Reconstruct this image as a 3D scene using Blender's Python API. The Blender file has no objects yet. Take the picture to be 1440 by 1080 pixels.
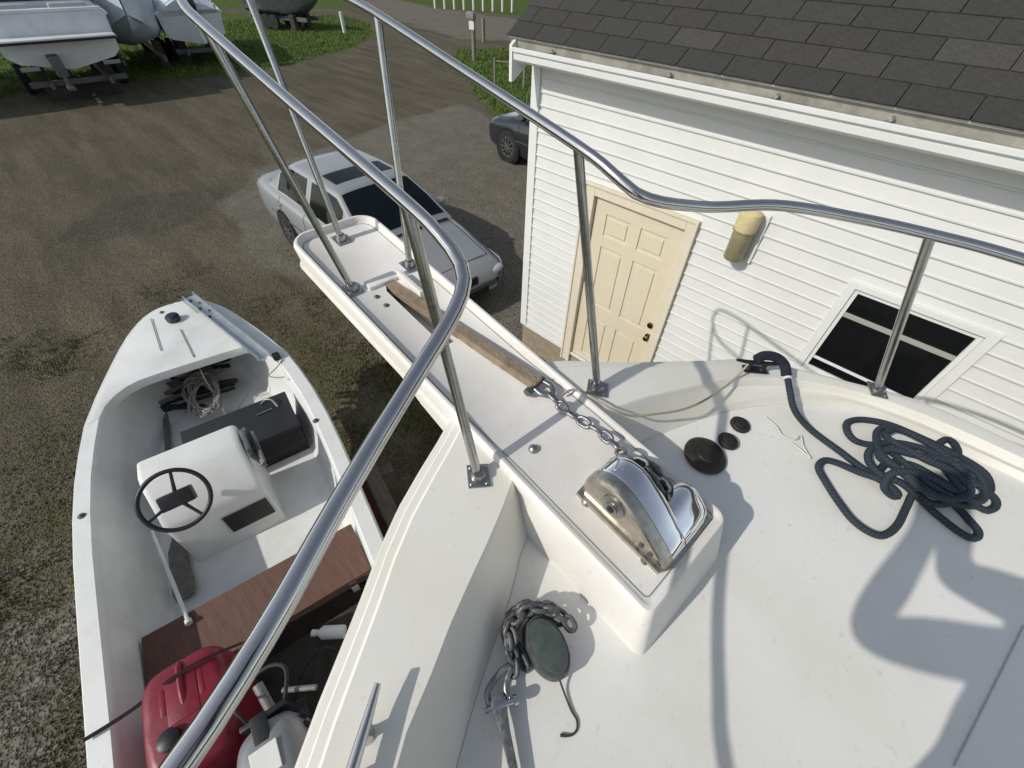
import bpy, bmesh, math, random
import numpy as np
from mathutils import Vector, Matrix
rnd = random.Random(7)
sc = bpy.context.scene
COL = sc.collection
H = 3.95                                  # lens height above the yard
FPX = 602.656                             # focal length in photo pixels (1440 wide)
RC = np.array([[0.71518092, 0.69858057, 0.02239258],
               [0.51595977, -0.50606625, -0.69114576],
               [-0.47148887, 0.50584794, -0.7223684]])   # world -> lens axes (x right, y down, z forward)

# ------------------------------------------------------------------ camera, sky, sun, exposure
cd = bpy.data.cameras.new('camera'); cam = bpy.data.objects.new('camera', cd); COL.objects.link(cam)
cd.sensor_width = 36; cd.lens = FPX / 1440 * 36; cd.clip_start = 0.02; cd.clip_end = 2000
M = Matrix(((RC[0][0], -RC[1][0], -RC[2][0], 0), (RC[0][1], -RC[1][1], -RC[2][1], 0),
            (RC[0][2], -RC[1][2], -RC[2][2], H), (0, 0, 0, 1)))
cam.matrix_world = M
sc.camera = cam
SUN = Vector((-.31, -1.0, .79)).normalized()          # towards the sun
world = bpy.data.worlds.new('World'); sc.world = world; world.use_nodes = True
wn = world.node_tree.nodes; wl = world.node_tree.links
bg = wn['Background']; sky = wn.new('ShaderNodeTexSky'); sky.sky_type = 'NISHITA'; sky.sun_disc = False
sky.sun_elevation = math.asin(SUN.z); sky.sun_rotation = math.atan2(SUN.x, SUN.y)
sky.air_density = 1.0; sky.dust_density = 0.6; sky.ozone_density = 1.0
hb_ = wn.new('ShaderNodeRGBToBW'); hm = wn.new('ShaderNodeMix'); hm.data_type = 'RGBA'; hm.inputs[0].default_value = .62; wl.new(sky.outputs[0], hb_.inputs[0]); wl.new(sky.outputs[0], hm.inputs[6]); wl.new(hb_.outputs[0], hm.inputs[7]); wl.new(hm.outputs[2], bg.inputs[0]); bg.inputs[1].default_value = 0.15
sd = bpy.data.lights.new('sun', 'SUN'); so = bpy.data.objects.new('sun', sd); COL.objects.link(so)
sd.energy = 2.6; sd.angle = math.radians(.6); sd.color = (1.0, .955, .875)
so.rotation_euler = SUN.to_track_quat('Z', 'Y').to_euler(); so.location = (0, 0, 30)
sc.view_settings.view_transform = 'Standard'; sc.view_settings.look = 'None'
sc.view_settings.exposure = 0.24; sc.view_settings.gamma = 1; sc.view_settings.use_curve_mapping = False

# ------------------------------------------------------------------ positions (all relative to the lens; +H when linked)
def ray(x, y): return RC.T @ np.array([(x - 720) / FPX, (y - 540) / FPX, 1.0])
def onz(x, y, z): d = ray(x, y); return Vector(d * z / d[2])
def ony(x, y, Y): d = ray(x, y); return Vector(d * Y / d[1])
def onx(x, y, X): d = ray(x, y); return Vector(d * X / d[0])
GZ = -H
BF = np.array([[-0.9922, 0.0520, 0.1132], [0.0523, 0.9986, 0.0], [-0.1130*-1, -0.0059, 0.9936]])
def bw(u, v, w):                           # foredeck frame: u forward, v starboard, w up
    return Vector(BF.T @ np.array([u, v, w]))
def bpx(x, y, w):                          # photo point on the plane w -> (u, v)
    d = BF @ ray(x, y); t = w / d[2]; return d[0] * t, d[1] * t
def bpt(x, y, w): u, v = bpx(x, y, w); return bw(u, v, w)

# ------------------------------------------------------------------ materials
MATS = {}
def mat(name, col, rough=.5, metal=0, var=0, vscale=8, bump=0, bscale=60, col2=None, coat=0, spec=.5, stretch=None, trans=0, ior=1.45):
    if name in MATS: return MATS[name]
    m = bpy.data.materials.new(name); m.use_nodes = True; nt = m.node_tree; N = nt.nodes; L = nt.links
    p = N['Principled BSDF']
    p.inputs['Base Color'].default_value = (*col, 1); p.inputs['Roughness'].default_value = rough
    p.inputs['Metallic'].default_value = metal; p.inputs['Specular IOR Level'].default_value = spec
    p.inputs['Coat Weight'].default_value = coat; p.inputs['Transmission Weight'].default_value = trans; p.inputs['IOR'].default_value = ior
    tc = N.new('ShaderNodeTexCoord'); mp = N.new('ShaderNodeMapping'); L.new(tc.outputs['Object'], mp.inputs[0])
    if stretch: mp.inputs['Scale'].default_value = stretch
    if var or col2:
        c2 = col2 or tuple(c * (1 - var) for c in col)
        n1 = N.new('ShaderNodeTexNoise'); n1.inputs['Scale'].default_value = vscale; n1.inputs['Detail'].default_value = 6; n1.inputs['Roughness'].default_value = .65
        L.new(mp.outputs[0], n1.inputs['Vector'])
        r = N.new('ShaderNodeValToRGB'); r.color_ramp.elements[0].position = .32; r.color_ramp.elements[1].position = .68
        r.color_ramp.elements[0].color = (*c2, 1); r.color_ramp.elements[1].color = (*col, 1)
        L.new(n1.outputs['Fac'], r.inputs[0]); L.new(r.outputs[0], p.inputs['Base Color'])
        mr = N.new('ShaderNodeMapRange'); mr.inputs['To Min'].default_value = max(0, rough - .12 * min(1, rough * 3)); mr.inputs['To Max'].default_value = min(1, rough + .12 * min(1, rough * 3))
        n3 = N.new('ShaderNodeTexNoise'); n3.inputs['Scale'].default_value = vscale * 2.3; n3.inputs['Detail'].default_value = 4; L.new(mp.outputs[0], n3.inputs['Vector'])
        L.new(n3.outputs['Fac'], mr.inputs['Value']); L.new(mr.outputs[0], p.inputs['Roughness'])
    if bump:
        n2 = N.new('ShaderNodeTexNoise'); n2.inputs['Scale'].default_value = bscale; n2.inputs['Detail'].default_value = 5
        L.new(mp.outputs[0], n2.inputs['Vector'])
        b = N.new('ShaderNodeBump'); b.inputs['Strength'].default_value = bump; b.inputs['Distance'].default_value = .01
        L.new(n2.outputs['Fac'], b.inputs['Height']); L.new(b.outputs[0], p.inputs['Normal'])
    MATS[name] = m; return m

def gelcoat(name, col, stain, speck, rough=.38, scale=3.0, skid=0.0):
    """aged white gelcoat: broad yellowing, fine speckle of dirt, faint non-skid relief"""
    if name in MATS: return MATS[name]
    m = bpy.data.materials.new(name); m.use_nodes = True; nt = m.node_tree; N = nt.nodes; L = nt.links; p = N['Principled BSDF']
    tc = N.new('ShaderNodeTexCoord')
    a = N.new('ShaderNodeTexNoise'); a.inputs['Scale'].default_value = scale; a.inputs['Detail'].default_value = 5; a.inputs['Roughness'].default_value = .6
    b = N.new('ShaderNodeTexNoise'); b.inputs['Scale'].default_value = 55; b.inputs['Detail'].default_value = 3
    c = N.new('ShaderNodeTexVoronoi'); c.inputs['Scale'].default_value = 17
    for n in (a, b, c): L.new(tc.outputs['Object'], n.inputs['Vector'])
    r = N.new('ShaderNodeValToRGB'); r.color_ramp.elements[0].position = .42; r.color_ramp.elements[1].position = .72
    r.color_ramp.elements[0].color = (*col, 1); r.color_ramp.elements[1].color = (*stain, 1); L.new(a.outputs['Fac'], r.inputs[0])
    r2 = N.new('ShaderNodeValToRGB'); r2.color_ramp.elements[0].position = .64; r2.color_ramp.elements[1].position = .80
    r2.color_ramp.elements[0].color = (0, 0, 0, 1); r2.color_ramp.elements[1].color = (.45, .45, .45, 1); L.new(b.outputs['Fac'], r2.inputs[0])
    mx = N.new('ShaderNodeMix'); mx.data_type = 'RGBA'; L.new(r2.outputs[0], mx.inputs[0]); L.new(r.outputs[0], mx.inputs[6]); mx.inputs[7].default_value = (*speck, 1)
    r3 = N.new('ShaderNodeValToRGB'); r3.color_ramp.elements[0].position = .02; r3.color_ramp.elements[1].position = .05
    r3.color_ramp.elements[0].color = (.7, .7, .7, 1); r3.color_ramp.elements[1].color = (0, 0, 0, 1); L.new(c.outputs['Distance'], r3.inputs[0])
    mx2 = N.new('ShaderNodeMix'); mx2.data_type = 'RGBA'; sp_ = N.new('ShaderNodeSeparateColor'); L.new(c.outputs['Color'], sp_.inputs[0]); th_ = N.new('ShaderNodeMath'); th_.operation = 'GREATER_THAN'; th_.inputs[1].default_value = .78; L.new(sp_.outputs[0], th_.inputs[0]); ml_ = N.new('ShaderNodeMath'); ml_.operation = 'MULTIPLY'; L.new(r3.outputs[0], ml_.inputs[0]); L.new(th_.outputs[0], ml_.inputs[1]); L.new(ml_.outputs[0], mx2.inputs[0]); L.new(mx.outputs[2], mx2.inputs[6]); mx2.inputs[7].default_value = (*speck, 1)
    L.new(mx2.outputs[2], p.inputs['Base Color'])
    mr = N.new('ShaderNodeMapRange'); mr.inputs['To Min'].default_value = rough - .1; mr.inputs['To Max'].default_value = rough + .15
    L.new(a.outputs['Fac'], mr.inputs['Value']); L.new(mr.outputs[0], p.inputs['Roughness'])
    bp = N.new('ShaderNodeBump'); bp.inputs['Strength'].default_value = .06 + skid; bp.inputs['Distance'].default_value = .004
    d = N.new('ShaderNodeTexNoise'); d.inputs['Scale'].default_value = 260 if skid else 14; L.new(tc.outputs['Object'], d.inputs['Vector'])
    L.new(d.outputs['Fac'], bp.inputs['Height']); L.new(bp.outputs[0], p.inputs['Normal'])
    MATS[name] = m; return m

GEL = gelcoat('gelcoat_deck', (.72, .715, .68), (.655, .64, .57), (.45, .41, .34), rough=.38, scale=2.6, skid=.06)
GELP = gelcoat('gelcoat_pulpit', (.74, .72, .68), (.67, .64, .58), (.45, .40, .32), rough=.4, scale=5, skid=.12)
GELC = gelcoat('gelcoat_cap', (.73, .715, .66), (.70, .67, .58), (.55, .5, .4), rough=.33, scale=4)
GELS = gelcoat('gelcoat_skiff', (.70, .71, .69), (.62, .62, .58), (.36, .35, .32), rough=.45, scale=4)
GELI = gelcoat('gelcoat_skiff_inside', (.72, .73, .715), (.62, .62, .58), (.34, .33, .30), rough=.5, scale=5, skid=.05)
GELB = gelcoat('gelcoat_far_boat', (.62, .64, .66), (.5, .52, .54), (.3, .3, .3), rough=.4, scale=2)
STEEL = mat('polished_steel', (.62, .61, .595), rough=.15, metal=1, var=.12, vscale=30)
STAN = mat('dull_stanchion_steel', (.44, .435, .42), rough=.24, metal=1, var=.2, vscale=40)
STEEL2 = mat('brushed_steel', (.42, .42, .41), rough=.36, metal=1, var=.25, vscale=60)
CHROME = mat('chrome', (.80, .81, .83), rough=.055, metal=1)
BRUSH = mat('worn_chrome', (.60, .56, .48), rough=.3, metal=1, var=.35, vscale=40)
GALV = mat('galvanised', (.34, .345, .35), rough=.42, metal=.85, var=.55, vscale=70, bump=.2)
GALVD = mat('dull_galvanised', (.17, .175, .18), rough=.55, metal=.6, var=.55, vscale=90, bump=.3)
RUST = mat('rusty_shank', (.30, .235, .165), rough=.75, metal=0, col2=(.19, .14, .095), vscale=22, bump=.4, bscale=120)
BLACK = mat('black_plastic', (.012, .012, .013), rough=.45, var=.4, vscale=20)
RUBBER = mat('black_rubber', (.015, .015, .016), rough=.7)
BRONZE = mat('dark_bronze', (.055, .052, .04), rough=.4, metal=.5, var=.4, vscale=30)
BRONZE2 = mat('weathered_bronze_lid', (.10, .125, .115), rough=.5, metal=.35, var=.35, vscale=40)
def rope_mat(name, c1, c2, scale):
    m = bpy.data.materials.new(name); m.use_nodes = True; N = m.node_tree.nodes; L = m.node_tree.links; p = N['Principled BSDF']
    p.inputs['Roughness'].default_value = .85
    uv = N.new('ShaderNodeUVMap'); w = N.new('ShaderNodeTexWave'); w.bands_direction = 'DIAGONAL'; w.inputs['Scale'].default_value = scale; w.inputs['Distortion'].default_value = .4
    L.new(uv.outputs[0], w.inputs[0]); r = N.new('ShaderNodeValToRGB'); r.color_ramp.elements[0].color = (*c1, 1); r.color_ramp.elements[1].color = (*c2, 1)
    L.new(w.outputs['Fac'], r.inputs[0]); L.new(r.outputs[0], p.inputs['Base Color'])
    b = N.new('ShaderNodeBump'); b.inputs['Strength'].default_value = .5; b.inputs['Distance'].default_value = .003; L.new(w.outputs['Fac'], b.inputs['Height']); L.new(b.outputs[0], p.inputs['Normal'])
    MATS[name] = m; return m
NAVY = rope_mat('navy_rope', (.014, .022, .032), (.026, .038, .052), 1.0)
TANR = rope_mat('tan_line', (.28, .23, .17), (.45, .39, .30), 1.0)
WHTR = rope_mat('white_cord', (.55, .55, .52), (.75, .74, .70), 1.0)
GRYR = rope_mat('grey_rope', (.24, .22, .19), (.42, .39, .34), 1.0)
VINYL = mat('vinyl_siding', (.655, .66, .64), rough=.42, var=.06, vscale=3, bump=.05, bscale=40)
TRIM = mat('white_trim', (.70, .705, .69), rough=.4, var=.05, vscale=6)
DOORP = mat('cream_door_paint', (.64, .57, .43), rough=.45, var=.06, vscale=9, bump=.05, bscale=200)
CREAM = mat('cream_frame', (.66, .595, .47), rough=.5, var=.08, vscale=12)
BRASS = mat('brass', (.34, .24, .09), rough=.28, metal=1, var=.3, vscale=80)
CONC = mat('concrete_base', (.30, .25, .18), rough=.9, var=.3, vscale=12, bump=.4)
GLASSD = mat('dark_window', (.006, .007, .008), rough=.06, spec=.5)
SILV = mat('silver_car_paint', (.33, .345, .345), rough=.32, metal=.4, coat=.3)
DKGR = mat('dark_suv_paint', (.022, .026, .03), rough=.28, metal=.3, coat=.7)
CARGL = mat('tinted_car_glass', (.008, .014, .018), rough=.05, spec=.6)
CARGLG = mat('green_tinted_glass', (.008, .03, .026), rough=.06, spec=.6)
TYRE = mat('tyre_rubber', (.018, .018, .018), rough=.85, var=.3, vscale=30)
ALLOY = mat('alloy_wheel', (.35, .36, .38), rough=.3, metal=.9)
LAMP = mat('headlamp_lens', (.5, .52, .53), rough=.1, spec=.7)
TAIL = mat('red_lamp_lens', (.25, .01, .012), rough=.2)
WOODB = mat('red_brown_thwart', (.145, .074, .050), rough=.65, col2=(.095, .048, .034), vscale=7, bump=.25, bscale=40, stretch=(1, 6, 1))
WOODG = mat('weathered_timber', (.20, .175, .14), rough=.85, col2=(.11, .095, .075), vscale=10, bump=.5, stretch=(1, 8, 1))
WOODD = mat('dark_wood', (.05, .043, .032), rough=.8, col2=(.02, .018, .014), vscale=10, bump=.4)
REDP = mat('red_fuel_plastic', (.19, .007, .024), rough=.4, var=.2, vscale=10, bump=.05)
OARG = mat('grey_oar_paint', (.11, .105, .10), rough=.7, col2=(.20, .185, .165), vscale=14, bump=.3)
WHITEP = mat('white_plastic', (.68, .68, .66), rough=.4, var=.1, vscale=8)
GREYC = mat('outboard_cowl_grey', (.20, .21, .22), rough=.35, coat=.3, var=.12, vscale=6)
BOTTOM = mat('red_antifouling', (.10, .025, .018), rough=.85, var=.4, vscale=6)
WRAP = mat('shrink_wrap', (.62, .68, .74), rough=.3, var=.12, vscale=3, bump=.6, bscale=5)
TARP = mat('grey_boat_cover', (.36, .38, .39), rough=.6, var=.2, vscale=3, bump=.5, bscale=6)
BARK = mat('post_wood', (.22, .20, .17), rough=.9, var=.4, vscale=14, bump=.4)
WPOST = mat('white_post_paint', (.60, .60, .57), rough=.6, var=.15, vscale=6)
STRAP = mat('maroon_strap', (.05, .025, .024), rough=.9, var=.3, vscale=60)
ALUM = mat('aluminium_channel', (.50, .54, .56), rough=.38, metal=.7, var=.25, vscale=18)

# ------------------------------------------------------------------ helpers
def thing(name, label, cat, base=(0, 0, 0), group=None, kind=None):
    o = bpy.data.objects.new(name, None); COL.objects.link(o); o.empty_display_size = .1
    o.location = Vector(base) + Vector((0, 0, H)); o['label'] = label; o['category'] = cat
    if group: o['group'] = group
    if kind: o['kind'] = kind
    return o
def rootloc(o):
    v = Vector((0, 0, 0))
    while o is not None: v += o.location; o = o.parent
    return v
def obj(name, bm, m, parent=None, smooth=None, base=None):
    """verts are given relative to the lens; stored relative to the thing's base"""
    off = Vector((0, 0, H))
    org = rootloc(parent) if parent else Vector(base if base is not None else (0, 0, 0)) + off
    bmesh.ops.recalc_face_normals(bm, faces=bm.faces)
    for v in bm.verts: v.co = v.co + off - org
    me = bpy.data.meshes.new(name); bm.to_mesh(me); bm.free()
    me.materials.append(m)
    if smooth is not None:
        me.shade_smooth(); me.set_sharp_from_angle(angle=math.radians(smooth))
    o = bpy.data.objects.new(name, me); COL.objects.link(o)
    if parent: o.parent = parent
    else: o.location = org
    return o
def tag(o, label=None, cat=None, group=None, kind=None):
    for k, v in (('label', label), ('category', cat), ('group', group), ('kind', kind)):
        if v: o[k] = v
    return o
def inst(o, name, loc, rot, parent, scale=None):
    c = bpy.data.objects.new(name, o.data); COL.objects.link(c); c.parent = parent
    c.location = loc; c.rotation_mode = 'QUATERNION'; c.rotation_quaternion = rot
    if scale: c.scale = scale
    return c
def cat(pts, n, closed=False):
    """Catmull-Rom resample"""
    P = [Vector(p) for p in pts]; out = []
    k = len(P)
    segs = k if closed else k - 1
    def g(i): return P[i % k] if closed else P[max(0, min(k - 1, i))]
    dense = []
    for i in range(segs):
        p0, p1, p2, p3 = g(i - 1), g(i), g(i + 1), g(i + 2)
        if not closed:
            if i == 0: p0 = p1 * 2 - p2
            if i == segs - 1: p3 = p2 * 2 - p1
        for j in range(12):
            t = j / 12
            dense.append(.5 * ((2 * p1) + (p2 - p0) * t + (2 * p0 - 5 * p1 + 4 * p2 - p3) * t * t + (3 * p1 - p0 - 3 * p2 + p3) * t ** 3))
    dense.append(P[0].copy() if closed else P[-1].copy())
    L = [0]
    for a, b in zip(dense, dense[1:]): L.append(L[-1] + (b - a).length)
    T = L[-1]; res = []; j = 0
    m = n if closed else n - 1
    for i in range(n):
        d = T * i / m
        while j < len(L) - 2 and L[j + 1] < d: j += 1
        f = (d - L[j]) / max(1e-9, L[j + 1] - L[j]); res.append(dense[j].lerp(dense[j + 1], f))
    return res
def tube(bm, pts, r, seg=10, closed=False, caps=True, uvlen=None):
    P = [Vector(p) for p in pts]; n = len(P); rings = []
    rr = r if isinstance(r, (list, tuple)) else [r] * n
    T = []
    for i in range(n):
        a = P[(i - 1) % n] if closed or i > 0 else P[0]; b = P[(i + 1) % n] if closed or i < n - 1 else P[-1]
        T.append((b - a).normalized())
    up = Vector((0, 0, 1)) if abs(T[0].z) < .9 else Vector((1, 0, 0))
    N = (up - T[0] * up.dot(T[0])).normalized()
    uvl = bm.loops.layers.uv.verify() if uvlen else None
    Ls = [0]
    for i in range(1, n + 1): Ls.append(Ls[-1] + (P[i % n] - P[i - 1]).length)
    for i in range(n):
        N = (N - T[i] * N.dot(T[i])).normalized(); Bn = T[i].cross(N)
        rings.append([bm.verts.new(P[i] + (N * math.cos(2 * math.pi * k / seg) + Bn * math.sin(2 * math.pi * k / seg)) * rr[i]) for k in range(seg)])
    for i in range(n if closed else n - 1):
        A, Bq = rings[i], rings[(i + 1) % n]
        for k in range(seg):
            f = bm.faces.new((A[k], A[(k + 1) % seg], Bq[(k + 1) % seg], Bq[k]))
            if uvl:
                for lp, (uu, vv) in zip(f.loops, ((Ls[i], k), (Ls[i], k + 1), (Ls[i + 1], k + 1), (Ls[i + 1], k))):
                    lp[uvl].uv = (uu / uvlen, vv / seg)
    if caps and not closed: bm.faces.new(rings[0][::-1]); bm.faces.new(rings[-1])
    return bm
def box(bm, c, ax, ay, az, bev=0, seg=2):
    """c centre, ax ay az half-extent vectors"""
    c, ax, ay, az = Vector(c), Vector(ax), Vector(ay), Vector(az)
    vs = [bm.verts.new(c + ax * sx + ay * sy + az * sz) for sx in (-1, 1) for sy in (-1, 1) for sz in (-1, 1)]
    fs = [bm.faces.new([vs[i] for i in q]) for q in ((0, 1, 3, 2), (4, 6, 7, 5), (0, 4, 5, 1), (2, 3, 7, 6), (0, 2, 6, 4), (1, 5, 7, 3))]
    if bev:
        ed = {e for f in fs for e in f.edges}
        bmesh.ops.recalc_face_normals(bm, faces=fs)
        bmesh.ops.bevel(bm, geom=list(ed), offset=bev, segments=seg, affect='EDGES', profile=.6)
    return bm
def abox(bm, x0, x1, y0, y1, z0, z1, bev=0):
    return box(bm, ((x0 + x1) / 2, (y0 + y1) / 2, (z0 + z1) / 2), ((x1 - x0) / 2, 0, 0), (0, (y1 - y0) / 2, 0), (0, 0, (z1 - z0) / 2), bev)
def prism(bm, poly, d, bev=0):
    """poly: list of points, d: extrusion vector"""
    d = Vector(d); a = [bm.verts.new(Vector(p)) for p in poly]; b = [bm.verts.new(Vector(p) + d) for p in poly]
    fs = [bm.faces.new(a), bm.faces.new(b[::-1])]
    n = len(a)
    for i in range(n): fs.append(bm.faces.new((a[i], b[i], b[(i + 1) % n], a[(i + 1) % n])))
    if bev:
        bmesh.ops.recalc_face_normals(bm, faces=fs)
        ed = {e for f in fs[:2] for e in f.edges}
        bmesh.ops.bevel(bm, geom=list(ed), offset=bev, segments=2, affect='EDGES', profile=.6)
    return bm
def loft(bm, rows, closed_row=False, caps=False):
    R = [[bm.verts.new(Vector(p)) for p in r] for r in rows]
    for A, Bq in zip(R, R[1:]):
        n = len(A)
        for k in range(n if closed_row else n - 1):
            try: bm.faces.new((A[k], A[(k + 1) % n], Bq[(k + 1) % n], Bq[k]))
            except ValueError: pass
    if caps:
        bm.faces.new(R[0]); bm.faces.new(R[-1][::-1])
    return R
def lathe(bm, c, ax, prof, seg=24):
    """prof: (radius, along axis)"""
    c, ax = Vector(c), Vector(ax).normalized()
    s = Vector((1, 0, 0)) if abs(ax.x) < .8 else Vector((0, 1, 0)); s = (s - ax * s.dot(ax)).normalized(); t = ax.cross(s)
    rings = []
    for r, h in prof:
        rings.append([bm.verts.new(c + ax * h + (s * math.cos(2 * math.pi * k / seg) + t * math.sin(2 * math.pi * k / seg)) * max(r, 1e-4)) for k in range(seg)])
    for A, Bq in zip(rings, rings[1:]):
        for k in range(seg): bm.faces.new((A[k], A[(k + 1) % seg], Bq[(k + 1) % seg], Bq[k]))
    bm.faces.new(rings[0][::-1]); bm.faces.new(rings[-1])
    return bm
def ell(bm, c, a, b, d, n=12, m=18):
    c, a, b, d = map(Vector, (c, a, b, d)); rows = []
    for i in range(n + 1):
        th = math.pi * i / n; th = min(max(th, .02), math.pi - .02)
        rows.append([c + d * math.cos(th) + (a * math.cos(2 * math.pi * k / m) + b * math.sin(2 * math.pi * k / m)) * math.sin(th) for k in range(m)])
    loft(bm, rows, True, True); return bm
def NB(): return bmesh.new()
X, Y, Z = Vector((1, 0, 0)), Vector((0, 1, 0)), Vector((0, 0, 1))
BU, BV, BW = Vector(BF[0]), Vector(BF[1]), Vector(BF[2])

# ================================================================== GROUND
def ipoly(x, y, P):
    c = False; n = len(P)
    for i in range(n):
        x1, y1 = P[i]; x2, y2 = P[(i + 1) % n]
        if (y1 > y) != (y2 > y) and x < (x2 - x1) * (y - y1) / (y2 - y1) + x1: c = not c
    return c
def gp(l): return [tuple(onz(x, y, GZ)[:2]) for x, y in l]
GRASS = [gp([(-260, 165), (0, 137), (140, 117), (330, 104), (400, 93), (455, 77), (505, 63), (526, 48), (520, 33), (480, 22), (330, 20), (100, 10), (-260, 20)]),
         gp([(648, 70), (632, 84), (655, 108), (672, 140), (700, 158), (790, 160), (800, 66)]),
         gp([(548, -2), (590, 5), (650, 14), (725, 22), (790, 24), (800, -30), (560, -30)]),
         gp([(-100, 6), (320, 13), (480, 13), (520, -8), (480, -30), (-100, -40)])]
PAD = gp([(478, 200), (560, 168), (640, 148), (684, 156), (760, 236), (900, 420), (800, 520), (700, 470), (560, 420), (420, 390), (330, 335), (306, 285), (350, 240)])
ROAD = gp([(500, 0), (545, -6), (600, 8), (650, 17), (730, 26), (760, 60), (640, 55), (560, 30)])
DAMP = gp([(90, 330), (150, 285), (230, 272), (300, 268), (320, 290), (260, 315), (180, 335), (110, 350)])
def seg_d(px, py, P):
    best = 1e9
    for (x1, y1), (x2, y2) in zip(P, P[1:] + P[:1]):
        dx, dy = x2 - x1, y2 - y1; t = max(0, min(1, ((px - x1) * dx + (py - y1) * dy) / (dx * dx + dy * dy + 1e-9)))
        best = min(best, math.hypot(px - x1 - t * dx, py - y1 - t * dy))
    return best
def field(px, py, P, soft):
    d = seg_d(px, py, P); d = d if ipoly(px, py, P) else -d
    return max(0, min(1, .5 + d / (2 * soft)))
from mathutils import noise as mn
def ground():
    bm = NB(); la = bm.verts.layers.float.new('grass'); lp = bm.verts.layers.float.new('pad'); lw = bm.verts.layers.float.new('weed'); ld = bm.verts.layers.float.new('damp'); lg = bm.verts.layers.float.new('coarse')
    def ax(a0, a1, fine0, fine1, fs, growth):
        v = [fine0]
        while v[-1] < fine1: v.append(v[-1] + fs)
        s = fs; hi = v[-1]
        while hi < a1: s *= growth; hi += s; v.append(hi)
        s = fs; lo = fine0
        while lo > a0: s *= growth; lo -= s; v.insert(0, lo)
        return v
    xs = ax(-900, 300, -32, 2, .3, 1.35); ys = ax(-300, 900, -5, 32, .3, 1.35)
    V = []
    for x in xs:
        row = []
        for y in ys:
            d = math.hypot(x, y)
            n = mn.noise(Vector((x * .5, y * .5, 0))) * .6 + mn.noise(Vector((x * 1.7, y * 1.7, 3))) * .3
            z = GZ + (.025 * mn.noise(Vector((x * .35, y * .35, 1))) if d < 60 else 0)
            v = bm.verts.new((x, y, z)); jx, jy = x + n * .5, y + mn.noise(Vector((x * .6, y * .6, 9))) * .5
            if -45 < x < 12 and -12 < y < 45:
                g = max(field(jx, jy, P, .5) for P in GRASS)
                p = field(jx, jy, PAD, .35); dm = field(jx, jy, DAMP, .5)
                wd = max(0, min(1, (x + 7.6 + n * 1.6) / 2.6)) * max(0, min(1, (3.3 - y + n) / 1.2))
                cr = max(0, min(1, (x + 5.2 + n * 1.2) / 1.6)) * max(0, min(1, (-.9 - y + n * .8) / .8))
                rd = field(jx, jy, ROAD, .6)
                p = max(p, rd * .8)
            else:
                g, p, dm, wd, cr = (1, 0, 0, 0, 0)
            v[la], v[lp], v[lw], v[ld], v[lg] = g, p, wd, dm, cr; row.append(v)
        V.append(row)
    for A, Bq in zip(V, V[1:]):
        for k in range(len(A) - 1): bm.faces.new((A[k], A[k + 1], Bq[k + 1], Bq[k]))
    m = bpy.data.materials.new('yard_ground'); m.use_nodes = True; N = m.node_tree.nodes; L = m.node_tree.links; p = N['Principled BSDF']
    p.inputs['Roughness'].default_value = .95; p.inputs['Specular IOR Level'].default_value = .15
    tc = N.new('ShaderNodeTexCoord')
    def noise(s, d=6, vec=None, r=.6):
        n = N.new('ShaderNodeTexNoise'); n.inputs['Scale'].default_value = s; n.inputs['Detail'].default_value = d; n.inputs['Roughness'].default_value = r
        L.new(vec or tc.outputs['Object'], n.inputs['Vector']); return n.outputs['Fac']
    def ramp(f, c1, c2, a=.35, b=.65):
        r = N.new('ShaderNodeValToRGB'); r.color_ramp.elements[0].position = a; r.color_ramp.elements[1].position = b
        r.color_ramp.elements[0].color = (*c1, 1); r.color_ramp.elements[1].color = (*c2, 1); L.new(f, r.inputs[0]); return r.outputs[0]
    def mix(f, a, b):
        x = N.new('ShaderNodeMix'); x.data_type = 'RGBA'; L.new(f, x.inputs[0]); L.new(a, x.inputs[6]); L.new(b, x.inputs[7]); return x.outputs[2]
    def attr(n): a = N.new('ShaderNodeAttribute'); a.attribute_name = n; return a.outputs['Fac']
    def math2(op, a, b):
        x = N.new('ShaderNodeMath'); x.operation = op; x.use_clamp = True
        for i, q in enumerate((a, b)):
            if isinstance(q, (int, float)): x.inputs[i].default_value = q
            else: L.new(q, x.inputs[i])
        return x.outputs[0]
    def edge(a, n, k=.55):       # ragged threshold of a soft field
        s = N.new('ShaderNodeMath'); s.operation = 'MULTIPLY_ADD'; L.new(n, s.inputs[0]); s.inputs[1].default_value = k; s.inputs[2].default_value = -k / 2
        t = N.new('ShaderNodeMath'); t.operation = 'ADD'; L.new(a, t.inputs[0]); L.new(s.outputs[0], t.inputs[1])
        r = N.new('ShaderNodeMapRange'); r.interpolation_type = 'SMOOTHSTEP'; r.inputs['From Min'].default_value = .3; r.inputs['From Max'].default_value = .7; L.new(t.outputs[0], r.inputs['Value']); return r.outputs[0]
    mp = N.new('ShaderNodeMapping'); L.new(tc.outputs['Object'], mp.inputs[0]); mp.inputs['Rotation'].default_value = (0, 0, -.6); mp.inputs['Scale'].default_value = (.22, 1.5, 1)
    dirt = ramp(noise(.9), (.085, .074, .050), (.135, .117, .080))
    tracks = ramp(noise(1.6, 5, mp.outputs[0]), (.060, .052, .036), (.195, .168, .115), .40, .62)
    dirt = mix(noise(.35, 3), dirt, tracks)
    fine = ramp(noise(30, 6, None, .8), (.030, .027, .018), (.19, .167, .118), .32, .70)
    x = N.new('ShaderNodeMix'); x.data_type = 'RGBA'; x.inputs[0].default_value = .45; L.new(dirt, x.inputs[6]); L.new(fine, x.inputs[7]); dirt = x.outputs[2]
    pad = ramp(noise(2.2), (.130, .118, .094), (.185, .168, .135)); padf = ramp(noise(60, 4), (.075, .068, .055), (.27, .25, .205), .3, .72)
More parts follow.
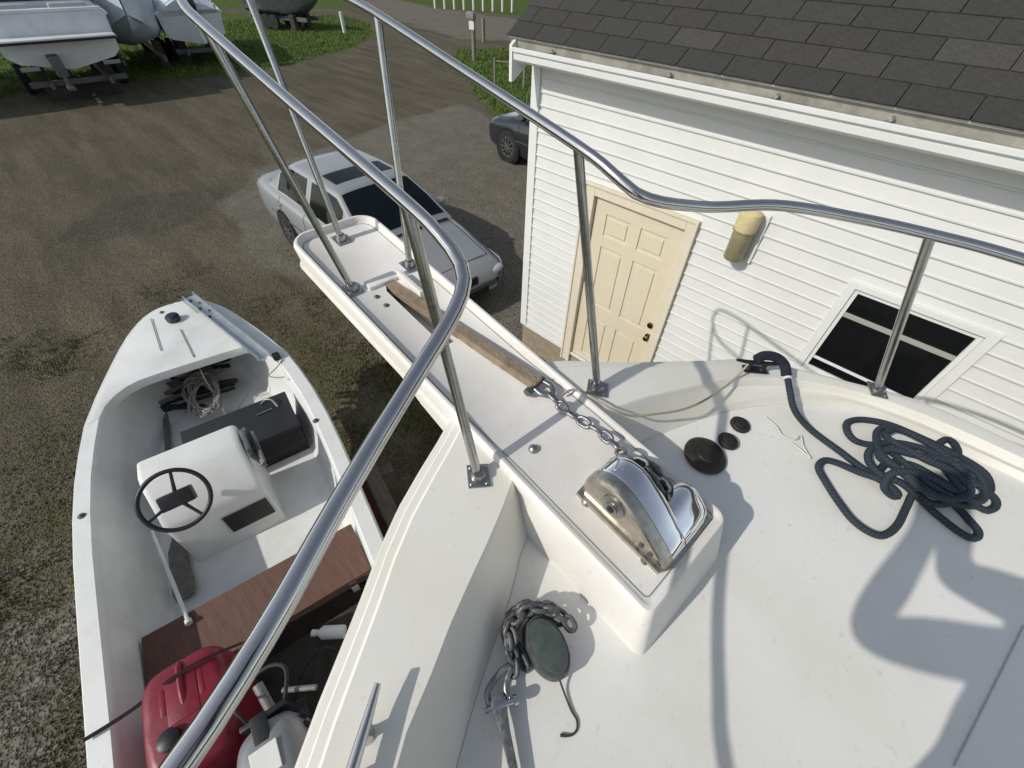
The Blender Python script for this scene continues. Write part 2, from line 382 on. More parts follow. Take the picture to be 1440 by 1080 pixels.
    x = N.new('ShaderNodeMix'); x.data_type = 'RGBA'; x.inputs[0].default_value = .3; L.new(pad, x.inputs[6]); L.new(padf, x.inputs[7]); pad = x.outputs[2]
    vor = N.new('ShaderNodeTexVoronoi'); vor.inputs['Scale'].default_value = 42; L.new(tc.outputs['Object'], vor.inputs['Vector'])
    sep = N.new('ShaderNodeSeparateColor'); L.new(vor.outputs['Color'], sep.inputs[0])
    stone = ramp(sep.outputs[0], (.05, .045, .036), (.24, .22, .185), .1, 1.0)
    weedc = ramp(noise(16, 5), (.040, .043, .014), (.11, .10, .043), .35, .7)
    grassc = ramp(noise(5, 6), (.040, .068, .010), (.105, .155, .024), .3, .7)
    dry = ramp(noise(1.3, 5), (.075, .07, .03), (.075, .07, .03))
    grassc = mix(ramp(noise(.8, 4), (0, 0, 0), (.5, .5, .5), .5, .8), grassc, dry)
    c = mix(edge(attr('pad'), noise(1.4)), dirt, pad)
    damp = ramp(noise(3), (.045, .043, .040), (.075, .070, .060))
    c = mix(math2('MULTIPLY', edge(attr('damp'), noise(1.1, 7, None, .75), 1.3), .55), c, damp)
    c = mix(edge(attr('coarse'), noise(2.0)), c, stone)
    wn_ = ramp(noise(1.3, 8, None, .75), (0, 0, 0), (1, 1, 1), .42, .58)
    wf = math2('MULTIPLY', attr('weed'), wn_)
    c = mix(math2('MULTIPLY', wf, .85), c, weedc)
    c = mix(edge(attr('grass'), noise(2.4, 6)), c, grassc)
    L.new(c, p.inputs['Base Color'])
    b = N.new('ShaderNodeBump'); b.inputs['Strength'].default_value = 1.0; b.inputs['Distance'].default_value = .05
    L.new(math2('ADD', noise(24, 6), math2('MULTIPLY', vor.outputs['Distance'], 1.0)), b.inputs['Height']); L.new(b.outputs[0], p.inputs['Normal'])
    o = obj('ground', bm, m, smooth=80); tag(o, 'packed dirt and gravel boatyard ground with grassy patches', kind='structure')
ground()

def scatter(name, n, area, shape, m, label, cat_, minpx=None):
    bm = NB(); k = 0
    while k < n:
        x, y = area()
        if x is None: continue
        shape(bm, x, y); k += 1
    o = obj(name, bm, m); tag(o, label, cat_, kind='stuff'); return o
PEB = mat('pebbles', (.20, .185, .16), rough=.9, col2=(.055, .05, .043), vscale=9)
WEED = mat('weed_leaves', (.085, .082, .032), rough=.8, col2=(.14, .12, .062), vscale=3)
TURF = mat('lawn_blades', (.12, .18, .03), rough=.8, col2=(.075, .115, .022), vscale=2)
def pebble(bm, x, y):
    r = rnd.uniform(.006, .017); a = rnd.uniform(0, 6.28)
    V = [bm.verts.new((x + r * math.cos(a + i * 2.094) * rnd.uniform(.7, 1.2), y + r * math.sin(a + i * 2.094) * rnd.uniform(.7, 1.2), GZ + .002)) for i in range(3)]
    T = [bm.verts.new((v.co.x * .5 + x * .5 + rnd.uniform(-.2, .2) * r, v.co.y * .5 + y * .5, GZ + r * rnd.uniform(.6, 1.1))) for v in V]
    bm.faces.new(T)
    for i in range(3): bm.faces.new((V[i], V[(i + 1) % 3], T[(i + 1) % 3], T[i]))
def area_peb():
    x = rnd.uniform(-6.2, .2); y = rnd.uniform(-3.4, -.5)
    w = max(0, min(1, (x + 6.4) / 1.8)) * max(0, min(1, (-.2 - y) / .8))
    return (x, y) if rnd.random() < w and mn.noise(Vector((x * .9, y * .9, 5))) > -.25 - .4 * rnd.random() else (None, None)
scatter('gravel', 9000, area_peb, pebble, PEB, 'loose grey gravel on the ground left of the skiff', 'gravel')
def tuft(bm, x, y, h0=.02, h1=.06, nb=5, spread=.03):
    for i in range(nb):
        a = rnd.uniform(0, 6.28); h = rnd.uniform(h0, h1); bx, by = x + rnd.uniform(-spread, spread), y + rnd.uniform(-spread, spread); wv = rnd.uniform(.10, .17) * h + .001
        dx, dy = math.cos(a), math.sin(a)
        q = [bm.verts.new((bx - dy * wv, by + dx * wv, GZ)), bm.verts.new((bx + dy * wv, by - dx * wv, GZ)), bm.verts.new((bx + dx * h * .7, by + dy * h * .7, GZ + h))]
        bm.faces.new(q)
def area_weed():
    x = rnd.uniform(-9, .5); y = rnd.uniform(-3.6, 3.0)
    w = max(0, min(1, (x + 8.6) / 2.6)); 
    n = mn.noise(Vector((x * .9, y * .9, 11))) + .5 * mn.noise(Vector((x * 2.6, y * 2.6, 2)))
    return (x, y) if rnd.random() < w and n > rnd.uniform(.0, .45) else (None, None)
scatter('weeds', 6000, area_weed, lambda b, x, y: tuft(b, x, y, .015, .055, 7, .045), WEED, 'sparse weeds and dead grass around the skiff', 'weeds')
def area_turf():
    P = GRASS[0] if rnd.random() < .6 else GRASS[1]
    xs = [p[0] for p in P]; ys = [p[1] for p in P]
    x = rnd.uniform(max(-36, min(xs)), max(xs)); y = rnd.uniform(max(-8, min(ys)), min(30, max(ys)))
    return (x, y) if ipoly(x, y, P) else (None, None)
scatter('grass', 16000, area_turf, lambda b, x, y: tuft(b, x, y, .05, .13, 4, .12), TURF, 'green lawn grass beyond the dirt lot', 'grass')

# ================================================================== HOUSE
WY = 3.4; XL = -3.02; XR = 4.6; ZB = -3.535; ZT = -.60
house = thing('house', 'white clapboard building with grey shingle roof and cream door', 'house', (0.5, WY, GZ))
DX0, DX1, DZT = -.676 * WY, -.351 * WY, -.449 * WY       # door surround
wTL, wTR, wBL = -.002 * WY, .188 * WY, -.640 * WY         # window glass
WX0, WX1, WZT, WZB = wTL - .085, wTR + .085, -.473 * WY + .075, -.64 * WY - .16
bm = NB(); abox(bm, XL + .01, XR, WY + .06, WY + 6.0, ZB - .03, ZT + .16); obj('wall', bm, TRIM, house)
bm = NB(); abox(bm, XL + .012, XR - .01, WY + .004, WY + 5.99, GZ - .3, ZB - .004); obj('foundation', bm, CONC, house)
CR = .1035; zc = ZB; first = True
HOLES = [(DX0 + .01, DX1 - .01, GZ, DZT - .01), (WX0 + .01, WX1 - .01, WZB + .01, WZT - .01)]
while zc < ZT:
    z0, z1 = zc, zc + CR
    zs = sorted({z0, z1, *[h for H_ in HOLES for h in H_[2:] if z0 < h < z1]})
    pieces = {}
    for a, b in zip(zs, zs[1:]):
        mid = (a + b) / 2; cuts = [(h[0], h[1]) for h in HOLES if h[2] < mid < h[3]]
        xs = [XL + .085]
        for c0, c1 in sorted(cuts): xs += [c0, c1]
        xs.append(XR)
        for i in range(0, len(xs), 2): pieces.setdefault(i if len(zs) == 2 else 0, []).append((xs[i], xs[i + 1], a, b))
    for k, lst in pieces.items():
        bm = NB()
        for (x0, x1, a, b) in lst:
            def yo(z): t = (z - z0) / CR; return WY - .013 + .011 * t
            q = [(x0, WY + .011, a), (x0, yo(a), a), (x0, yo(b), b), (x0, WY + .011, b)]
            prism(bm, q, (x1 - x0, 0, 0))
            if a == z0: prism(bm, [(x0, WY - .0128, a + .001), (x0, WY - .017, a + .004), (x0, WY - .017, a + .014), (x0, WY - .0118, a + .018)], (x1 - x0, 0, 0))
        obj('clapboard', bm, VINYL, house)
    zc += CR
bm = NB(); abox(bm, XL - .012, XL + .085, WY - .024, WY + .03, ZB - .02, ZT + .1, .004); abox(bm, XL - .018, XL - .004, WY + .03, WY + .1, ZB - .02, ZT + .1); obj('corner_board', bm, TRIM, house)
bm = NB(); abox(bm, XL + .07, XR, WY - .02, WY + .01, ZB - .03, ZB - .004); obj('starter_strip', bm, TRIM, house)
# door
SX0, SX1, SZT, SZB = -.640 * WY, -.3795 * WY, -.479 * WY, -.479 * WY - 2.03
fr = thing('door_frame', '', '')  # replaced below
bpy.data.objects.remove(fr)
bm = NB(); abox(bm, DX0, SX0 - .012, WY - .038, WY + .03, SZB - .02, DZT, .006); abox(bm, SX1 + .012, DX1, WY - .0382, WY + .03, SZB - .02, DZT, .006); abox(bm, SX0 - .012, SX1 + .012, WY - .0378, WY + .03, SZT + .012, DZT - .001, .006)
for x0, x1 in ((DX0 - .012, DX0 + .012), (DX1 - .012, DX1 + .012)): abox(bm, x0, x1, WY - .05, WY, SZB - .02, DZT + .011, .004)
abox(bm, DX0 - .0115, DX1 + .0115, WY - .0495, WY, DZT - .012, DZT + .012, .004)
doorf = obj('door_frame', bm, CREAM, house)
bm = NB(); abox(bm, SX0 - .013, SX1 + .013, WY + .022, WY + .05, SZB - .01, SZT + .013); door = obj('door', bm, DOORP, house)
dw = SX1 - SX0
# stiles and rails stand proud of the six recessed panels
DY = WY + .022
bm = NB()
def rail_(x0, x1, z0, z1): abox(bm, x0, x1, DY - .012, DY + .004, z0, z1, .003)
px = [SX0, SX0 + .14 * dw, SX0 + .44 * dw, SX0 + .56 * dw, SX0 + .86 * dw, SX1]
pz = [SZT, SZT - .13, SZT - .34, SZT - .45, SZT - 1.11, SZT - 1.27, SZT - 1.83, SZB]
for a, b in ((0, 1), (2, 3), (4, 5)): rail_(px[a], px[b], pz[7], pz[0])
for a, b in ((0, 1), (2, 3), (4, 5), (6, 7)):
    for c0, c1 in ((1, 2), (3, 4)): rail_(px[c0] - .002, px[c1] + .002, pz[b], pz[a])
obj('door_stiles', bm, DOORP, door)
for c0, c1 in ((1, 2), (3, 4)):
    for a, b in ((1, 2), (3, 4), (5, 6)):
        bm = NB(); abox(bm, px[c0] + .03, px[c1] - .03, DY - .009, DY + .002, pz[b] + .03, pz[a] - .03, .008); obj('door_panel', bm, DOORP, door)
kx = -.386 * WY; 
bm = NB(); lathe(bm, (kx, DY - .012, -.817 * WY), (0, -1, 0), [(.034, 0), (.034, .006), (.012, .008), (.012, .035), (.027, .045), (.029, .058), (.02, .068), (.0, .07)]); obj('door_knob', bm, BRASS, door, 40)
bm = NB(); lathe(bm, (kx - .012, DY - .012, -.777 * WY), (0, -1, 0), [(.033, 0), (.033, .01), (.027, .02), (.012, .022), (.0, .023)]); obj('deadbolt', bm, BRASS, door, 40)
bm = NB(); abox(bm, SX0 - .05, SX1 + .05, WY - .09, WY + .02, SZB - .06, SZB - .012, .005); obj('door_sill', bm, ALUM, house)
# wall lamp: cream cylinder cap and shade on a white block
lx, lz = -.2455 * WY, -.395 * WY
bm = NB(); abox(bm, lx - .075, lx + .118, WY - .032, WY + .01, lz - .34, lz + .03, .006)
vent = obj('lamp_mounting_block', bm, TRIM, house)
bm = NB(); lathe(bm, (lx + .005, WY - .105, lz - .08), (0, 0, 1), [(.07, 0), (.078, .002), (.080, .10), (.074, .125), (.05, .14), (.0, .146)], 28); lc = obj('wall_lamp_cap', bm, mat('aged_cream_enamel', (.62, .54, .32), rough=.5, col2=(.48, .40, .2), vscale=14), house, 40)
bm = NB(); lathe(bm, (lx + .005, WY - .105, lz - .088), (0, 0, 1), [(.074, 0), (.082, .002), (.082, .012), (.074, .014)], 28); obj('wall_lamp_ring', bm, mat('rusty_ring', (.22, .13, .06), rough=.8, col2=(.40, .33, .2), vscale=60), house, 40)
bm = NB(); box(bm, (lx + .02, WY - .035, lz - .02), X * .03, Y * .02, Z * .05, .004); obj('wall_lamp_bracket', bm, CREAM, house)
LENS = mat('yellowed_lens', (.30, .27, .16), rough=.35, var=.3, vscale=10, bump=.2)
bm = NB(); lathe(bm, (lx + .005, WY - .105, lz - .31), (0, 0, 1), [(.06, 0), (.068, .01), (.072, .225)], 28); obj('wall_lamp_lens', bm, LENS, house, 40)
# window
win = obj('window_casing', (lambda b: (abox(b, WX0, wTL - .028, WY - .034, WY + .02, WZB, WZT, .005), abox(b, wTR + .028, WX1, WY - .0342, WY + .02, WZB, WZT, .005), abox(b, wTL - .03, wTR + .03, WY - .0338, WY + .02, -.473 * WY + .03, WZT - .001, .005), abox(b, wTL - .03, wTR + .03, WY - .0336, WY + .02, WZB + .001, -.64 * WY - .115, .005), b)[-1])(NB()), TRIM, house)
bm = NB()
GZT, GZB = -.473 * WY, -.64 * WY - .085
for a in ((wTL - .028, wTL, GZB - .03, GZT + .03), (wTR, wTR + .028, GZB - .03, GZT + .03)): abox(bm, a[0], a[1], WY - .016, WY + .02, a[2], a[3], .003)
abox(bm, wTL - .001, wTR + .001, WY - .0162, WY + .02, GZT, GZT + .03, .003); abox(bm, wTL - .001, wTR + .001, WY - .0158, WY + .02, GZB - .03, GZB, .003)
sash = obj('window_sash', bm, TRIM, win)
bm = NB(); abox(bm, wTL, wTR, WY - .008, WY + .015, GZT - .19, GZT - .155, .003); obj('meeting_rail', bm, mat('grey_sash_rail', (.33, .34, .30), rough=.5), win)
bm = NB(); abox(bm, wTL, wTR, WY - .008, WY + .015, -.64 * WY - .014, -.64 * WY + .008, .003); obj('lower_rail', bm, TRIM, win)
for a, b in ((GZT - .155, GZT), (-.64 * WY + .008, GZT - .19), (GZB, -.64 * WY - .014)):
    bm = NB(); abox(bm, wTL, wTR, WY + .001, WY + .006, a, b); obj('pane', bm, GLASSD, win)
# eave: soffit, fascia, gutter
EY = 3.10
bm = NB(); abox(bm, XL - .002, XR, EY + .085, WY + .02, -.63, -.612); obj('soffit', bm, TRIM, house)
bm = NB(); abox(bm, XL - .001, XR, EY + .07, EY + .088, -.72, -.59); obj('fascia', bm, TRIM, house)
bm = NB()
gprof = [(EY + .069, -.60), (EY + .069, -.705), (EY + .02, -.706), (EY + .002, -.69), (EY - .002, -.655), (EY + .010, -.650), (EY + .010, -.641), (EY - .014, -.637), (EY - .016, -.613), (EY - .008, -.609), (EY - .004, -.613), (EY - .002, -.633), (EY + .02, -.645), (EY + .03, -.69), (EY + .058, -.692), (EY + .06, -.60)]
prism(bm, [(XL + .03, y, z) for y, z in gprof], (XR - XL - .03, 0, 0)); gut = obj('gutter', bm, TRIM, house)
for gx in (-2.62, -1.62, -.93, -.35, .25):
    bm = NB(); abox(bm, gx - .012, gx + .012, EY - .006, EY + .066, -.612, -.606); abox(bm, gx + .006, gx + .02, EY + .02, EY + .034, -.61, -.585); obj('gutter_hanger', bm, STEEL2, gut)
LEAF = mat('gutter_litter', (.16, .13, .08), rough=.9, var=.5, vscale=20)
bm = NB(); abox(bm, XL + .035, XR, EY + .03, EY + .056, -.69, -.66); obj('gutter_silt', bm, LEAF, gut)
bm = NB(); prism(bm, [(XL - .014, EY - .004, -.60), (XL - .014, EY - .004, -.845), (XL - .014, EY + .02, -.845), (XL - .014, WY + .03, -.66), (XL - .014, WY + .03, -.40)], (.03, 0, 0)); obj('eave_return', bm, TRIM, house)
# roof deck and shingles
SL = .67; RX0 = XL - .05
def rz(y): return -.525 + SL * (y - (EY + .03))
rn = Vector((0, -SL, 1)).normalized(); rs = Vector((0, 1, SL)).normalized()
rbase = Vector((0, EY + .045, -.532))
bm = NB(); q0 = Vector((RX0, 0, 0)) + rbase; LR = 3.9
prism(bm, [q0, q0 + rs * LR, q0 + rs * LR + rn * -.06, q0 - rn * .015], (XR - RX0 + .1, 0, 0))
ROOFM = mat('roof_felt', (.035, .034, .032), rough=.95, var=.3, vscale=30)
roof = obj('roof', bm, ROOFM, house)
bm = NB(); yr = q0 + rs * LR
prism(bm, [yr, yr + Vector((0, 2.6, -2.6 * SL)), yr + Vector((0, 2.6, -2.6 * SL - .06)), yr + rn * -.06 + Vector((0, .05, 0))], (XR - RX0 + .1, 0, 0)); obj('rear_roof_slope', bm, ROOFM, house)
bm = NB(); prism(bm, [(XL + .015, EY + .34, -.66), (XL + .015, (rbase + rs * LR).y, (rbase + rs * LR).z - .08), (XL + .015, WY + 6.0, -.63)], (XR - XL - .03, 0, 0)); obj('gable_wall', bm, TRIM, house)
bm = NB(); abox(bm, RX0, XR, EY + .028, EY + .050, -.560, -.548); 
bm2 = NB(); abox(bm2, RX0, XR, EY + .052, EY + .068, -.62, -.555); obj('eave_flashing', bm2, mat('tan_flashing', (.42, .40, .35), rough=.45, metal=.3, col2=(.20, .19, .165), vscale=5), house)
obj('drip_edge', bm, mat('drip_edge_metal', (.55, .53, .48), rough=.45, metal=.3, var=.3, vscale=10), house)
SHM = []
for i, c in enumerate(((.058, .056, .050), (.066, .063, .056), (.051, .050, .046), (.060, .055, .047), (.074, .071, .064), (.056, .052, .045))):
    SHM.append(mat('shingle_%d' % i, c, rough=.95, var=.35, vscale=55, bump=.7, bscale=260))
EX = .146; TAB = .305
def shingle_mesh(wd, mi):
    bm = NB()
    for sx in (0,):
        prism(bm, [Vector((0, 0, .0085)), Vector((0, EX + .012, .0015)), Vector((0, EX + .012, -.003)), Vector((0, 0, .0005))], (wd, 0, 0))
    bmesh.ops.recalc_face_normals(bm, faces=bm.faces)
    me = bpy.data.meshes.new('shingle'); bm.to_mesh(me); bm.free(); me.materials.append(SHM[mi]); return me
SHMESH = [shingle_mesh(TAB - .006, i) for i in range(len(SHM))]
SHEDGE = {}
rotm = Matrix((X, rs, rn)).transposed().to_quaternion()
NCOURSE = 12; rb = rootloc(house)
for c in range(NCOURSE):
    xx = RX0 - .01 + (-TAB * .5 if c % 2 else 0) - (rnd.uniform(0, .03))
    while xx < 2.6:
        x0 = max(xx, RX0 - .01); wd = TAB - .006 - (x0 - xx)
        if wd > .04:
            mi = rnd.choice((0, 0, 1, 2, 2, 3, 4, 5)) if c else rnd.choice((2, 0, 2))
            me = SHMESH[mi] if abs(wd - (TAB - .006)) < 1e-6 else shingle_mesh(wd, mi)
            o = bpy.data.objects.new('shingle', me); COL.objects.link(o); o.parent = roof
            o.rotation_mode = 'QUATERNION'; o.rotation_quaternion = rotm
            o.location = Vector((x0, 0, 0)) + rbase + rs * (c * EX - .035) + rn * (.0045 + rnd.uniform(0, .0012)) + Vector((0, 0, H)) - rb
        xx += TAB

bm = NB()
for c in range(27):
    xx = RX0 - .01 + (-TAB * .5 if c % 2 else 0)
    while xx < XR + .04:
        x0 = max(xx, RX0 - .01); x1 = min(xx + TAB - .006, XR + .05)
        if (c >= NCOURSE or xx >= 2.6) and x1 - x0 > .04:
            q = Vector((x0, 0, 0)) + rbase + rs * (c * EX - .035) + rn * .0048
            prism(bm, [q + rn * .0085, q + rs * (EX + .012) + rn * .0015, q + rs * (EX + .012) - rn * .003, q + rn * .0005], (x1 - x0, 0, 0))
        xx += TAB
us = obj('upper_shingles', bm, SHM[0], house); us['kind'] = 'stuff'

# ================================================================== OUR BOAT: deck, pulpit, rail, windlass
yacht = thing('motor_yacht', 'white foredeck of a cruiser with anchor pulpit and stainless bow rail', 'boat', (1.5, .4, GZ))
VC = .548
def C3(l): return [Vector((a, b, 0)) for a, b in l]
port = dict(out=[(.535, .40), (.506, .347), (.399, .134), (.282, -.028), (.208, -.132), (.14, -.222), (.0, -.37), (-.2, -.48), (-.5, -.58), (-1, -.68), (-3.2, -.8)],
            inn=[(.285, .40), (.263, .362), (.206, .251), (.136, .101), (.076, -.008), (.026, -.099), (-.09, -.215), (-.28, -.32), (-.58, -.42), (-1.05, -.52), (-3.2, -.64)],
            flo=[(.196, .40), (.183, .357), (.10, .227), (.034, .096), (-.043, -.035), (-.10, -.10), (-.20, -.18), (-.38, -.27), (-.65, -.36), (-1.1, -.46), (-3.2, -.58)])
stbd = dict(out=[(.535, .70), (.505, .75), (.45, .83), (.38, .92), (.31, 1.03), (.21, 1.19), (.105, 1.342), (-.019, 1.437), (-.2, 1.555), (-.37, 1.655), (-.63, 1.72), (-1, 1.80), (-3.2, 1.92)],
            inn=[(.285, .70), (.262, .74), (.235, .84), (.185, .97), (.125, 1.12), (.07, 1.225), (-.02, 1.345), (-.13, 1.44), (-.20, 1.49), (-.39, 1.575), (-.675, 1.65), (-1, 1.715), (-3.2, 1.85)],
            flo=[(.196, .70), (.19, .74), (.16, .83), (.12, .95), (.07, 1.08), (.02, 1.18), (-.06, 1.30), (-.15, 1.40), (-.216, 1.46), (-.4, 1.53), (-.685, 1.604), (-1, 1.66), (-3.2, 1.8)])
WF0 = -1.09
def wcap(v): return -.942 - .043 * max(0, min(1, (v - .8) / .5))
def wfl(v): return WF0 + .06 * max(0, min(1.1, (v - .4) / 1.1))
NS = 46
def side(S, sgn):
    o = cat(C3(S['out']), NS); i = cat(C3(S['inn']), NS); f = cat(C3(S['flo']), NS)
    rows = []
    for k in range(NS):
        O, I, F = o[k], i[k], f[k]; wc = wcap(O.y); wf = wfl(F.y)
        e = (O - I); d = (F - I)
        r = [bw(F.x, F.y, wf - .004), bw(*(F - d * .10).xy, wf + .006), bw(*(F - d * .2).xy, wf + .022)]
        r += [bw(*(I + d * .12).xy, wc - .030), bw(*(I + d * .03).xy, wc - .009), bw(*(I - d * .06).xy, wc - .001)]
        r += [bw(*(I + e * .25).xy, wc), bw(*(O - e * .42 * min(1, .09 / max(.01, e.length * .42))).xy, wc + .0005)]
        b = min(1, .052 / max(.01, e.length))
        r += [bw(*(O - e * b).xy, wc + .0005), bw(*(O - e * b * .86).xy, wc - .0055), bw(*(O - e * b * .5).xy, wc - .007), bw(*(O - e * b * .42).xy, wc - .011), bw(*(O - e * b * .12).xy, wc - .013), bw(*O.xy, wc - .022), bw(*(O - e * .02).xy, wc - .07)]
        rows.append(r)
    return rows
pr = side(port, -1); sr = side(stbd, 1)
bm = NB(); loft(bm, pr); loft(bm, sr)
bmesh.ops.remove_doubles(bm, verts=bm.verts, dist=1e-5)
obj('bulwark', bm, GELC, yacht, 35)
fp = cat(C3(port['flo']), NS); fs_ = cat(C3(stbd['flo']), NS)
bm = NB(); rows = []
for k in range(NS):
    a, b = fp[k], fs_[k]; rows.append([bw(a.x + (b.x - a.x) * t, a.y + (b.y - a.y) * t, wfl(a.y + (b.y - a.y) * t) - .002) for t in [i / 12 for i in range(13)]])
loft(bm, rows); obj('foredeck', bm, GEL, yacht, 40)
# filler at the stem between the two sides, and the hull
bm = NB()
a, b = pr[0], sr[0]
loft(bm, [a, b]); obj('stem_deck', bm, GELC, yacht, 35)
def hull():
    bm = NB(); oc = [Vector((p.x, p.y)) for p in cat(C3(port['out']), NS)][::-1] + [Vector((.545, .5)), Vector((.55, .548)), Vector((.545, .6))] + [Vector((p.x, p.y)) for p in cat(C3(stbd['out']), NS)]
    rows = []
    for w, sc_, du in ((-1.0, .995, 0), (-1.03, 1.0, .0), (-1.06, .985, -.01), (-1.4, .93, -.06), (-1.9, .80, -.16), (-2.3, .62, -.30), (-2.7, .30, -.5), (-3.05, .05, -.7)):
        rows.append([bw(-3.2 + (p.x + 3.2) * (1 + du / 3.75), VC + (p.y - VC) * sc_, w) for p in oc])
    loft(bm, rows); bm.faces.new([v for v in bm.verts[:0]] or [bm.verts.new(r[0]) for r in rows] + [bm.verts.new(r[-1]) for r in rows[::-1]])
    return bm
obj('hull', hull(), GELC, yacht, 45)
bm = NB(); oc = cat(C3(port['out']), NS)[::-1] + cat(C3(stbd['out']), NS)
tube(bm, [bw(VC * 0 + p.x, VC + (p.y - VC) * 1.0, -1.02) for p in oc], .016, 8); obj('rub_rail', bm, GELC, yacht, 60)
# pulpit
def rounded(r_in, w, n=10):
    """outline of pulpit inset by r_in"""
    L_, R_, U0, U1 = .386 + r_in, .710 - r_in, -.122 + r_in, 1.475 - r_in
    rf = max(.02, .075 - r_in); rr = max(.006, .02 - r_in * .3); pts = []
    def arc(cu, cv, r, a0, a1):
        for k in range(n + 1): t = a0 + (a1 - a0) * k / n; pts.append((cu + r * math.cos(t), cv + r * math.sin(t)))
    arc(U1 - rf, R_ - rf, rf, math.pi / 2, 0)
    arc(U1 - rf, L_ + rf, rf, 0, -math.pi / 2)
    for k in range(1, 24): pts.append((U1 - rf + (U0 + rr - (U1 - rf)) * k / 24, L_))
    arc(U0 + rr, L_ + rr, rr, -math.pi / 2, -math.pi)
    rr2 = max(.01, .035 - r_in)
    arc(U0 + rr2, R_ - rr2, rr2, math.pi, math.pi / 2)
    for k in range(1, 24): pts.append((U0 + rr2 + (U1 - rf - (U0 + rr2)) * k / 24, R_))
    return [(u, v, w) for u, v in pts]
def lipd(u): return max(.18, min(1, .18 + .82 * (u - .30) / .25))
def pw(u): return -.9215 - .0225 * lipd(u)
def pulpit():
    bm = NB(); top = rounded(0, -.922)
    def low(p):
        u, v, w = p; w_ = (wfl(v) - .004) if u < .27 else -1.012
        s = .014 if u < .27 else -.008
        dv = -s if v < VC - .05 else (s if v > VC + .05 else 0); du = -.055 if u < -.08 and u < .0 else (-.0 if u < 1.3 else -.012)
        return (u + du * max(0, min(1, (-.04 - u) / .08)) if u < 0 else u + du, v + dv, w_)
    rows = [[low(p) for p in top], [(p[0], p[1], -.934) for p in rounded(-.002, 0)], [(p[0], p[1], -.926) for p in rounded(.001, 0)], rounded(.006, -.9205), rounded(.013, -.9205), [(p[0], p[1], -.9215 - .0025 * lipd(p[0])) for p in rounded(.016, 0)], [(p[0], p[1], -.9215 - .018 * lipd(p[0])) for p in rounded(.020, 0)], [(p[0], p[1], pw(p[0])) for p in rounded(.026, 0)]]
    R = loft(bm, [[bw(*p) for p in r] for r in rows], True)
    sl = []
    cs = ((.75, .522), (1.05, .522), (1.075, .535), (1.075, .562), (1.05, .575), (.75, .585), (.735, .57), (.735, .535))
    lp = [bm.verts.new(bw(u, v, -.944)) for u, v in cs]; lo = [bm.verts.new(bw(u, v, -1.01)) for u, v in cs]
    n = len(cs)
    for i in range(n): bm.faces.new((lp[i], lp[(i + 1) % n], lo[(i + 1) % n], lo[i]))
    E1 = [bm.edges.get((R[-1][i], R[-1][(i + 1) % len(R[-1])])) for i in range(len(R[-1]))]
    E2 = [bm.edges.get((lp[i], lp[(i + 1) % n])) for i in range(n)]
    bmesh.ops.triangle_fill(bm, edges=E1 + E2, use_beauty=True)
    # underside of the overhang
    und = [(u, v) for u, v, w in rounded(-.002, 0) if u > .33]
    f1 = [bm.verts.new(bw(u, v, -1.012)) for u, v in und]; bm.faces.new(f1)
    return bm
pul = obj('anchor_pulpit', pulpit(), GELP, yacht, 38)
bm = NB(); tube(bm, [bw(p[0], p[1], pw(p[0]) + .0004) for p in rounded(.027, 0)], .0013, 6, closed=True); obj('pulpit_seam', bm, mat('grey_sealant', (.20, .20, .19), rough=.8), pul)
for (x, y) in ((750, 632), (825, 706)):
    u, v = bpx(x, y, -.926); bm = NB(); lathe(bm, bw(u, v, pw(u)), BW, [(.013, 0), (.013, .003), (.0105, .008), (.006, .0115), (.0, .0125)], 18); obj('bolt_head', bm, STEEL2, pul, 45)
for (x, y) in ((530, 417), (543, 429), (903, 792)):
    u, v = bpx(x, y, -.942); bm = NB(); lathe(bm, bw(u, v, pw(u)), BW, [(.009, 0), (.009, .002), (.006, .005), (.0, .006)], 14); obj('screw_head', bm, GALVD, pul, 45)
bm = NB(); box(bm, bw(1.10, .535, -.938), BU * .02, BV * .055, BW * .007, .004); box(bm, bw(1.02, .595, -.93), BU * .07, BV * .008, BW * .016, .004); obj('roller_cheek', bm, GELP, pul, 40)
bm = NB(); rows = [[bw(u, VC + q * hw, w) for q in (-1, -.8, 0, .8, 1)] for u, hw, w in ((.40, .15, -1.0), (.42, .15, -1.12), (.70, .145, -1.10), (.95, .13, -1.06), (1.08, .11, -1.012))]
loft(bm, rows); rows2 = [[r[0], r[0] + BW * (.0)] for r in rows]
for e in (0, -1):
    loft(bm, [[r[e] for r in rows], [bw(u, VC + (-1 if e == 0 else 1) * hw, -1.008) for u, hw in ((.40, .15), (.42, .15), (.70, .145), (.95, .13), (1.08, .11))]])
obj('pulpit_bracket', bm, GELC, pul, 40)
# deck fittings
def disc(name, x, y, w, r, prof, m, tilt=None, ell_=None):
    u, v = bpx(x, y, w); bm = NB(); lathe(bm, (0, 0, 0), Z, prof, 28)
    mtx = Matrix.Translation(bw(u, v, w)) @ Matrix((BU, BV, BW)).transposed().to_4x4() @ (Matrix.Diagonal((*ell_, 1, 1)) if ell_ else Matrix.Identity(4))
    bmesh.ops.transform(bm, matrix=mtx, verts=bm.verts); return obj(name, bm, m, yacht, 40)
wq = wfl(.97)
dp = disc('deck_pipe_cover', 991, 641, wq, .06, [(.062, 0), (.062, .005), (.055, .012), (.03, .016), (.028, .019), (0, .02)], BRONZE)
tag(dp, 'large round dark bronze deck fitting')
for q in ((1040, 598), (1023, 621)):
    dw_ = disc('foot_switch', *q, wfl(1.12), .03, [(.030, 0), (.030, .006), (.024, .012), (.018, .012), (.016, .016), (.0, .017)], RUBBER)
